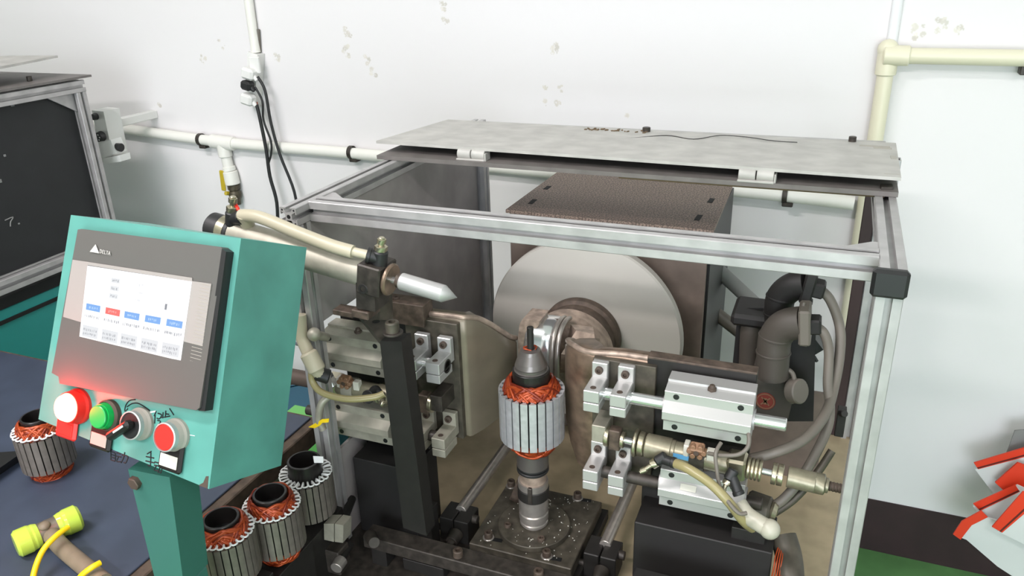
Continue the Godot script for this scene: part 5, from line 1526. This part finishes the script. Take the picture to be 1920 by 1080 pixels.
func pendant():
	var PB := Basis(Vector3(0.9981, -0.0306, 0.0527), Vector3(0.0483, 0.9249, -0.3771), Vector3(-0.0372, 0.3790, 0.9247))
	var n := PB.z
	var t := thing("control_pendant", "tilted teal control box with a touch screen and four round controls", "control box", Vector3(-0.7904, 0.9806, -0.6051))
	var F := [Vector3(-0.8883, 1.3127, -0.6802), Vector3(-0.6098, 1.3135, -0.6693), Vector3(-0.6187, 1.0430, -0.5588), Vector3(-0.9122, 1.0638, -0.5792)]
	var dp := -n * 0.1222
	var BR: Array = [Vector3(-0.8883, 1.3127, -0.6802) + dp, Vector3(-0.6074, 1.2642, -0.7810), Vector3(-0.6112, 1.0005, -0.6730), Vector3(-0.9122, 1.0638, -0.5792) + dp]
	var s := Sh.new()
	s.hexa(F, BR)
	obj("box_body", s, M.teal, t)
	var P := func(px: Vector3, off: float) -> Vector3: return px + n * off
	# bezel of the screen
	s = Sh.new()
	s.plate([Vector3(-0.8594, 1.3026, -0.6603), Vector3(-0.8529, 1.3039, -0.6606), Vector3(-0.6274, 1.3070, -0.6528), Vector3(-0.6231, 1.3041, -0.6514), Vector3(-0.6314, 1.1360, -0.5828), Vector3(-0.6357, 1.1323, -0.5815), Vector3(-0.8606, 1.1226, -0.5866), Vector3(-0.8637, 1.1302, -0.5898), Vector3(-0.8767, 1.1324, -0.5913)], -n * 0.0135)
	obj("screen_bezel", s, M.bezel, t)
	var bz: Node = t.get_child(1)
	s = Sh.new()
	s.plate([Vector3(-0.6250, 1.3052, -0.6530), Vector3(-0.6184, 1.3026, -0.6517), Vector3(-0.6255, 1.1325, -0.5823), Vector3(-0.6350, 1.1314, -0.5822)], -n * 0.0125)
	obj("bezel_edge", s, M.bezel_edge, bz)
	for q in [[Vector3(-0.8606, 1.2673, -0.6457), Vector3(-0.8332, 1.2679, -0.6448), Vector3(-0.8354, 1.1678, -0.6039), Vector3(-0.8710, 1.1686, -0.6057)], [Vector3(-0.6630, 1.2667, -0.6375), Vector3(-0.6342, 1.2674, -0.6366), Vector3(-0.6393, 1.1695, -0.5967), Vector3(-0.6687, 1.1698, -0.5980)], [Vector3(-0.8361, 1.1727, -0.6059), Vector3(-0.6681, 1.1717, -0.5987), Vector3(-0.6677, 1.1688, -0.5976), Vector3(-0.8365, 1.1689, -0.6044)], [Vector3(-0.8342, 1.2678, -0.6448), Vector3(-0.6635, 1.2701, -0.6389), Vector3(-0.6629, 1.2661, -0.6373), Vector3(-0.8336, 1.2642, -0.6433)]]:
		s = Sh.new()
		s.plate(q, -n * 0.0012)
		obj("side_strip", s, M.bezel_light, bz)
	var r0 := Sh.new()
	for k in 26:
		var a: Vector3 = (Vector3(-0.6338, 1.2652, -0.6356) as Vector3).lerp(Vector3(-0.6386, 1.1708, -0.5971), k / 25.0)
		r0.box(a - PB.x * 0.008, Vector3(0.016, 0.0006, 0.0006), 0.0001, PB)
	obj("grille_line", r0, M.plate_grey, bz)
	# screen with its page of keys
	var sc := Sh.new()
	var c := [Vector3(-0.8331, 1.2638, -0.6427), Vector3(-0.6625, 1.2663, -0.6369), Vector3(-0.6678, 1.1725, -0.5986), Vector3(-0.8356, 1.1729, -0.6056)]
	sc.tri(c[0], c[2], c[1]); sc.tri(c[0], c[3], c[2])
	var o := obj("screen", sc, screen_mat(), bz, func(p):
		var best := 0
		for i in 4:
			if (c[i] as Vector3).distance_to(p) < (c[best] as Vector3).distance_to(p): best = i
		return [Vector2(0, 0), Vector2(1, 0), Vector2(1, 1), Vector2(0, 1)][best])
	# maker's mark
	s = Sh.new()
	s.plate([Vector3(-0.8232, 1.2892, -0.6531), Vector3(-0.8154, 1.2797, -0.6488), Vector3(-0.8320, 1.2797, -0.6495)], -n * 0.0005)
	var tm := TextMesh.new()
	tm.text = "DELTA"
	tm.font_size = 12
	tm.pixel_size = 0.00052
	tm.depth = 0.0004
	var mk := obj("maker_mark", s, M.logo, bz)
	var mi := MeshInstance3D.new()
	mi.name = "maker_lettering"
	mi.mesh = tm
	mi.material_override = M.logo
	mi.basis = PB
	mi.position = (Vector3(-0.8056, 1.2820, -0.6494) as Vector3) - origin_of(bz)
	bz.add_child(mi, true)
	s = Sh.new()
	var ld: Vector3 = Vector3(-0.7582, 1.1492, -0.5930)
	s.cyl(ld - n * 0.001, ld + n * 0.0004, 0.0012, -1, 8, 0.0001)
	obj("status_dot", s, M.logo, bz)
	# controls
	var h := 0.017
	var ctl := [[Vector3(-0.8415, 1.1009, -0.5688), 0.0195, "lamp_red", Vector3(-0.8546, 1.0670, -0.5717), "red_cap"], [Vector3(-0.7861, 1.0997, -0.5683), 0.0155, "green_lens", Vector3(-0.7937, 1.0663, -0.5689), "plate_grey"], [Vector3(-0.7329, 1.0991, -0.5680), 0.0172, "black", Vector3.ZERO, ""], [Vector3(-0.6758, 1.0982, -0.5632), 0.0172, "red_cap", Vector3(-0.6777, 1.0655, -0.5639), "sticker_white"]]
	var names := ["red_lamp", "green_button", "selector_switch", "red_button"]
	for i in 4:
		var e: Array = ctl[i]
		var p: Vector3 = e[0]
		var hh: float = [0.021, 0.019, 0.017, 0.019][i]
		var r: float = e[1]
		s = Sh.new()
		s.lathe(p - n * hh, n, [[0.0, 0.0], [r * 1.16, 0.0], [r * 1.16, 0.004], [r * 1.08, 0.007], [r * 0.98, hh - 0.004], [0.0, hh - 0.004]], 32)
		var bt := obj(names[i], s, [M.red_cap, M.green_lens, M.cable_grey, M.cable_grey][i] if i < 2 else M.plate_grey, t)
		bt.set_meta("label", ["glowing red lamp dome", "green push button with dark collar", "black selector lever with silver ring", "flat red push button with silver ring"][i])
		s = Sh.new()
		if i == 0: s.lathe(p - n * 0.012, n, [[r * 0.93, 0.0], [r * 0.93, 0.008], [r * 0.8, 0.014], [r * 0.45, 0.0175], [0.0, 0.0185]], 32, true)
		else: s.lathe(p - n * 0.005, n, [[0.0, 0.0], [r * 0.9, 0.0], [r * 0.9, 0.0045], [r * 0.84, 0.0052], [0.0, 0.0052]], 32)
		obj("indicator_lamp_lens" if i == 0 else "button_face", s, M[e[2]], bt)
		if i == 1:
			s = Sh.new()
			s.lathe(p - n * hh, n, [[r * 1.17, 0.0], [r * 1.25, 0.0], [r * 1.25, 0.006], [r * 1.1, 0.009], [r * 1.1, 0.006]], 32)
			obj("collar", s, M.bolt_rust, bt)
		if i >= 2:
			s = Sh.new()
			s.lathe(p - n * 0.006, n, [[r * 0.9, 0.0], [r * 1.0, 0.0], [r * 1.0, 0.0062], [r * 0.91, 0.0068], [r * 0.91, 0.004]], 32)
			obj("silver_ring", s, M.alu_bright, bt)
		if i == 2:
			var ax: Vector3 = (PB.x * -0.78 + PB.y * -0.62).normalized()
			var lb := Basis(ax, n.cross(ax), n)
			s = Sh.new()
			s.box(p + n * 0.006 + ax * 0.011, Vector3(0.040, 0.010, 0.013), 0.003, lb)
			obj("lever", s, M.black, bt)
			s = Sh.new()
			s.box(p + n * 0.0127 + ax * 0.006, Vector3(0.018, 0.0024, 0.001), 0.0003, lb)
			obj("pointer_mark", s, M.paper, bt)
		if e[4] != "":
			s = Sh.new()
			s.box((e[3] as Vector3) + PB.y * 0.008 - n * 0.003, Vector3(0.036, 0.044, 0.007), 0.003, PB)
			obj("name_holder", s, M.black_oxide if i > 0 else M.red_cap, bt)
			s = Sh.new()
			s.box((e[3] as Vector3) - PB.y * 0.001 + n * 0.0008, Vector3(0.027, 0.015, 0.001), 0.0003, PB)
			obj("name_plate", s, M[e[4]], bt)
	# handwriting in black marker
	var strokes := [
		# arrow over the selector
		[Vector3(-0.7462, 1.1175, -0.5942), Vector3(-0.7557, 1.1146, -0.5934), Vector3(-0.7610, 1.1082, -0.5910), Vector3(-0.7618, 1.1013, -0.5882), Vector3(-0.7570, 1.1053, -0.5896)], [Vector3(-0.7590, 1.1067, -0.5903), Vector3(-0.7516, 1.1117, -0.5920), Vector3(-0.7422, 1.1140, -0.5926), Vector3(-0.7313, 1.1123, -0.5915), Vector3(-0.7212, 1.1094, -0.5898)],
		# 自
		[Vector3(-0.7769, 1.0548, -0.5697), Vector3(-0.7790, 1.0506, -0.5681)], [Vector3(-0.7783, 1.0520, -0.5686), Vector3(-0.7769, 1.0424, -0.5646)], [Vector3(-0.7782, 1.0514, -0.5684), Vector3(-0.7708, 1.0511, -0.5679), Vector3(-0.7696, 1.0427, -0.5645)], [Vector3(-0.7769, 1.0486, -0.5672), Vector3(-0.7714, 1.0485, -0.5669)], [Vector3(-0.7765, 1.0456, -0.5659), Vector3(-0.7709, 1.0455, -0.5657)], [Vector3(-0.7769, 1.0424, -0.5646), Vector3(-0.7695, 1.0421, -0.5642)],
		# 动
		[Vector3(-0.7683, 1.0522, -0.5683), Vector3(-0.7619, 1.0523, -0.5681)], [Vector3(-0.7686, 1.0484, -0.5668), Vector3(-0.7605, 1.0489, -0.5666)], [Vector3(-0.7649, 1.0480, -0.5664), Vector3(-0.7669, 1.0426, -0.5643), Vector3(-0.7606, 1.0433, -0.5644)], [Vector3(-0.7591, 1.0516, -0.5677), Vector3(-0.7492, 1.0518, -0.5674), Vector3(-0.7516, 1.0440, -0.5643), Vector3(-0.7552, 1.0438, -0.5643)], [Vector3(-0.7551, 1.0555, -0.5691), Vector3(-0.7560, 1.0492, -0.5666), Vector3(-0.7595, 1.0423, -0.5639)],
		# 手
		[Vector3(-0.7122, 1.0654, -0.5714), Vector3(-0.7186, 1.0611, -0.5699)], [Vector3(-0.7199, 1.0578, -0.5686), Vector3(-0.7069, 1.0587, -0.5685)], [Vector3(-0.7200, 1.0529, -0.5667), Vector3(-0.7053, 1.0536, -0.5663)], [Vector3(-0.7129, 1.0640, -0.5709), Vector3(-0.7116, 1.0493, -0.5648), Vector3(-0.7160, 1.0495, -0.5651)],
		# 动
		[Vector3(-0.7055, 1.0548, -0.5668), Vector3(-0.6994, 1.0548, -0.5666)], [Vector3(-0.7058, 1.0511, -0.5653), Vector3(-0.6981, 1.0515, -0.5652)], [Vector3(-0.7023, 1.0506, -0.5650), Vector3(-0.7050, 1.0458, -0.5631), Vector3(-0.6981, 1.0461, -0.5630)], [Vector3(-0.6975, 1.0534, -0.5659), Vector3(-0.6931, 1.0531, -0.5657), Vector3(-0.6937, 1.0452, -0.5624), Vector3(-0.6971, 1.0451, -0.5625)], [Vector3(-0.6962, 1.0567, -0.5672), Vector3(-0.6962, 1.0507, -0.5648), Vector3(-0.6987, 1.0442, -0.5622)],
		# 停止
		[Vector3(-0.7110, 1.1106, -0.5899), Vector3(-0.7136, 1.1048, -0.5876)], [Vector3(-0.7121, 1.1062, -0.5882), Vector3(-0.7116, 1.0967, -0.5843)], [Vector3(-0.7081, 1.1088, -0.5891), Vector3(-0.7020, 1.1081, -0.5886), Vector3(-0.7047, 1.1034, -0.5867), Vector3(-0.7090, 1.1032, -0.5868)], [Vector3(-0.7078, 1.1010, -0.5859), Vector3(-0.7026, 1.1008, -0.5856), Vector3(-0.7046, 1.0969, -0.5840)], [Vector3(-0.6999, 1.1115, -0.5898), Vector3(-0.6998, 1.1049, -0.5872)], [Vector3(-0.6960, 1.1140, -0.5907), Vector3(-0.6957, 1.1063, -0.5876)], [Vector3(-0.6963, 1.1104, -0.5892), Vector3(-0.6904, 1.1109, -0.5892)], [Vector3(-0.7016, 1.1052, -0.5873), Vector3(-0.6885, 1.1094, -0.5885)], [Vector3(-0.6905, 1.1174, -0.5919), Vector3(-0.6829, 1.1117, -0.5892)]]
	s = Sh.new()
	for q in strokes: s.tube(q, 0.00075, 5, 3)
	obj("marker_writing", s, M.ink, t).set_meta("kind", "stuff")
	# worn corner and scratches
	s = Sh.new()
	s.plate([Vector3(-0.6250, 1.0558, -0.5639), Vector3(-0.6211, 1.0567, -0.5641), Vector3(-0.6208, 1.0434, -0.5586), Vector3(-0.6347, 1.0438, -0.5594), Vector3(-0.6280, 1.0482, -0.5609)], -n * 0.0008)
	obj("chipped_corner", s, M.bolt_rust, t)
	s = Sh.new()
	s.box(Vector3(-0.6537, 1.0948, -0.5812), Vector3(0.012, 0.0008, 0.0005), 0.0001, PB * Basis(Vector3(0, 0, 1), 0.1))
	s.box(Vector3(-0.7159, 1.1092, -0.5894), Vector3(0.009, 0.002, 0.0005), 0.0001, PB * Basis(Vector3(0, 0, 1), 0.35))
	obj("scratch", s, M.card_white, t)
	# lights of the lamp and the screen
	var om := OmniLight3D.new()
	om.name = "lamp_glow"
	om.light_color = Color(1, 0.12, 0.08)
	om.light_energy = 0.03
	om.light_size = 0.012
	om.omni_range = 3.0
	om.omni_attenuation = 2.0
	om.shadow_enabled = true
	add_child(om)
	om.position = (Vector3(-0.8415, 1.1009, -0.5688) as Vector3) + n * 0.008
	# column
	t = thing("pendant_column", "teal square column carrying the control box, passing the blue table's edge", "column", Vector3(-0.735, 0, -0.60))
	s = Sh.new()
	var zf := -0.575
	s.hexa([Vector3(-0.7651, 1.0240, -0.5750), Vector3(-0.6968, 1.0289, -0.5750), Vector3(-0.7177, 0.8504, -0.5750), Vector3(-0.7686, 0.8337, -0.5750)], [Vector3(-0.7651, 1.0240, -0.5750) + Vector3(0, 0, -0.045), Vector3(-0.6968, 1.0289, -0.5750) + Vector3(0, 0, -0.045), Vector3(-0.7177, 0.8504, -0.5750) + Vector3(0, 0, -0.045), Vector3(-0.7686, 0.8337, -0.5750) + Vector3(0, 0, -0.045)])
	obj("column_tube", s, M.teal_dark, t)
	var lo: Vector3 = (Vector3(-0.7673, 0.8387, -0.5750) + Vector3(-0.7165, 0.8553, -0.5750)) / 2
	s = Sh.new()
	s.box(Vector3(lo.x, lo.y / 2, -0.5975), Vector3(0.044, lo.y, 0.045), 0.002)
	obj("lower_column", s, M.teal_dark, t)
	s = Sh.new()
	hex(s, Vector3(-0.7556, 1.0078, -0.5750), Vector3(0, 0, 1), 0.009, 0.006)
	obj("column_bolt", s, M.bolt_rust, t)

func screen_mat() -> StandardMaterial3D:
	var W := 400
	var H := 320
	var im := Image.create(W, H, false, Image.FORMAT_RGB8)
	im.fill(Color(0.97, 0.97, 0.98))
	var rng := RandomNumberGenerator.new()
	rng.seed = 2
	var scribble := func(x: int, y: int, w: int, hh: int, c: Color):
		var k := x
		while k < x + w:
			im.fill_rect(Rect2i(k, y + rng.randi_range(0, 2), rng.randi_range(2, 4), hh - rng.randi_range(0, 3)), c)
			k += rng.randi_range(5, 8)
	var light := Color(0.86, 0.87, 0.88)
	for r in 3:
		scribble.call(26, 36 + r * 30, 46, 9, Color(0.91, 0.91, 0.92))
		im.fill_rect(Rect2i(102, 32 + r * 30, 34, 18), Color(0.80, 0.81, 0.82))
		scribble.call(107, 37 + r * 30, 24, 9, Color(0.62, 0.63, 0.65))
		im.fill_rect(Rect2i(200, 32 + r * 30, 28, 18), Color(0.91, 0.92, 0.93))
		scribble.call(204, 37 + r * 30, 20, 9, Color(0.80, 0.81, 0.82))
	scribble.call(300, 60, 50, 10, Color(0.90, 0.90, 0.91))
	im.fill_rect(Rect2i(316, 96, 8, 22), Color(0.5, 0.51, 0.54))
	var xs := [14, 94, 170, 250, 330]
	for i in 5:
		var c := Color(0.87, 0.42, 0.40) if i == 1 else Color(0.46, 0.62, 0.84)
		im.fill_rect(Rect2i(xs[i], 150, 58, 26), c)
		scribble.call(xs[i] + 12, 158, 34, 9, c.lightened(0.35))
		scribble.call(xs[i] - 2, 194, 62, 12, Color(0.60, 0.61, 0.63))
		im.fill_rect(Rect2i(xs[i] - 4, 238, 64, 46), Color(0.80, 0.81, 0.82))
		scribble.call(xs[i], 250, 54, 10, Color(0.62, 0.63, 0.65))
		scribble.call(xs[i], 266, 54, 10, Color(0.62, 0.63, 0.65))
	var m := StandardMaterial3D.new()
	var tx := ImageTexture.create_from_image(im)
	m.albedo_color = Color.BLACK
	m.roughness = 0.4
	m.emission_enabled = true
	m.emission = Color.WHITE
	m.emission_operator = BaseMaterial3D.EMISSION_OP_MULTIPLY
	m.emission_texture = tx
	m.emission_energy_multiplier = 1.25
	return m

func cards():
	# flattened white boards with red printed edges, leaning in the corner
	var z := -1.93
	var defs := [
		[[Vector3(0.5007, 0.5020, -1.9600), Vector3(0.5904, 0.5334, -1.9600), Vector3(0.6205, 0.3874, -1.9600), Vector3(0.4929, 0.4037, -1.9600)], "card_grey", [], "grey board peeking out behind the topmost red edged one", -1.96],
		[[Vector3(0.4306, 0.3931, -1.9300), Vector3(0.5992, 0.5153, -1.9300), Vector3(0.6632, 0.2611, -1.9300), Vector3(0.5081, 0.2997, -1.9300), Vector3(0.4810, 0.3333, -1.9300)], "card_white", [[Vector3(0.4247, 0.4121, -1.9280), Vector3(0.5956, 0.5305, -1.9280), Vector3(0.6015, 0.5022, -1.9280), Vector3(0.4369, 0.3959, -1.9280)]], "topmost white board of the leaning stack, with one long straight red edge", -1.93],
		[[Vector3(0.4723, 0.3844, -1.9000), Vector3(0.5071, 0.4504, -1.9000), Vector3(0.6117, 0.4271, -1.9000), Vector3(0.6300, 0.3391, -1.9000), Vector3(0.4911, 0.3687, -1.9000)], "card_red", [], "bent red corner piece standing out between two white boards", -1.90],
		[[Vector3(0.4348, 0.3173, -1.8800), Vector3(0.5135, 0.4011, -1.8800), Vector3(0.6203, 0.3671, -1.8800), Vector3(0.6678, 0.1387, -1.8800), Vector3(0.4721, 0.2705, -1.8800)], "card_white", [[Vector3(0.4330, 0.3263, -1.8780), Vector3(0.5087, 0.4013, -1.8780), Vector3(0.5205, 0.3857, -1.8780), Vector3(0.4509, 0.3102, -1.8780)]], "white board with a short red edge below the bent red corner", -1.88],
		[[Vector3(0.4035, 0.2432, -1.8500), Vector3(0.4491, 0.3147, -1.8500), Vector3(0.6186, 0.2959, -1.8500), Vector3(0.6599, 0.0956, -1.8500), Vector3(0.5082, 0.1778, -1.8500), Vector3(0.4303, 0.2377, -1.8500)], "card_white", [[Vector3(0.3992, 0.2468, -1.8480), Vector3(0.4107, 0.2895, -1.8480), Vector3(0.4459, 0.3314, -1.8480), Vector3(0.4621, 0.3167, -1.8480), Vector3(0.4335, 0.2845, -1.8480), Vector3(0.4176, 0.2356, -1.8480)]], "lowest white board whose curled red edge touches the dark wall band", -1.85],
		[[Vector3(0.4813, 0.3023, -1.8200), Vector3(0.5134, 0.4210, -1.8200), Vector3(0.6035, 0.3922, -1.8200), Vector3(0.6339, 0.2459, -1.8200)], "card_white", [[Vector3(0.4680, 0.3128, -1.8180), Vector3(0.5100, 0.4261, -1.8180), Vector3(0.5545, 0.4256, -1.8180), Vector3(0.4911, 0.3020, -1.8180)]], "foremost white board with a broad steep red edge", -1.82]]
	for e in defs:
		var t := thing("edged_board", e[3], "board", e[0][0], "leaning boards in the corner")
		var s := Sh.new()
		s.plate(e[0], Vector3(0, 0, -0.005))
		obj("board_sheet", s, M[e[1]], t)
		for q in e[2]:
			s = Sh.new()
			s.plate(q, Vector3(0, 0, -0.004))
			obj("red_edge", s, M.card_red, t)
			s = Sh.new()
			var a: Vector3 = (q[0] as Vector3).lerp(q[-1], 0.72)
			var b: Vector3 = (q[1] as Vector3).lerp(q[2], 0.72)
			if q.size() == 4:
				var w: Vector3 = ((q[-1] as Vector3) - (q[0] as Vector3)).normalized() * 0.004
				s.plate([a + Vector3(0, 0, 0.0006), b + Vector3(0, 0, 0.0006), b + w + Vector3(0, 0, 0.0006), a + w + Vector3(0, 0, 0.0006)], Vector3(0, 0, -0.001))
				obj("dark_line", s, M.card_brown, t)

func _ready():
	# camera, environment, lights
	var cam := Camera3D.new()
	cam.name = "camera"
	cam.rotation_order = EULER_ORDER_YXZ
	cam.position = Vector3(0, 1.6, 0)
	cam.rotation_degrees = Vector3(-22.79, 22.54, -1.75)
	cam.fov = 40.19
	cam.near = 0.02
	add_child(cam)
	cam.current = true
	var env := Environment.new()
	env.background_mode = Environment.BG_COLOR
	env.background_color = Color(0.8, 0.85, 0.9)
	env.tonemap_mode = Environment.TONE_MAPPER_LINEAR
	env.tonemap_exposure = 1.09
	env.sdfgi_enabled = true
	env.ssao_enabled = true
	env.ssil_enabled = true
	var we := WorldEnvironment.new()
	we.name = "environment"
	we.environment = env
	add_child(we)
	for e in [[Vector3(-1.5, 2.99, 0.0), 4.4], [Vector3(-1.0, 2.99, 1.6), 8.0], [Vector3(1.2, 2.99, 0.9), 2.8]]:
		var l := AreaLight3D.new()
		l.name = "tube_light"
		l.area_size = Vector2(1.2, 0.2)
		l.light_energy = e[1]
		l.light_color = Color(1.0, 0.97, 0.985)
		l.area_range = 12.0
		l.area_attenuation = 2.0
		l.shadow_enabled = true
		add_child(l, true)
		l.position = e[0]
		l.rotation_degrees = Vector3(-90, 0, 0)
	var day := AreaLight3D.new()   # daylight of the window behind the operator
	day.name = "window_light"
	day.area_size = Vector2(2.4, 2.0)
	day.light_energy = 10.0
	day.light_color = Color(0.92, 0.95, 1.0)
	day.area_range = 12.0
	day.area_attenuation = 2.0
	day.shadow_enabled = true
	add_child(day, true)
	day.position = Vector3(0.9, 1.45, 3.55)
	materials()
	setting()
	bed()
	machine_frame()
	lids()
	motor_housing()
	flyer()
	wire_guides()
	slides()
	clamp_arm()
	plugs()
	low_parts()
	neighbour()
	bench()
	pendant()
	hoses()
	pipes()
	cards()
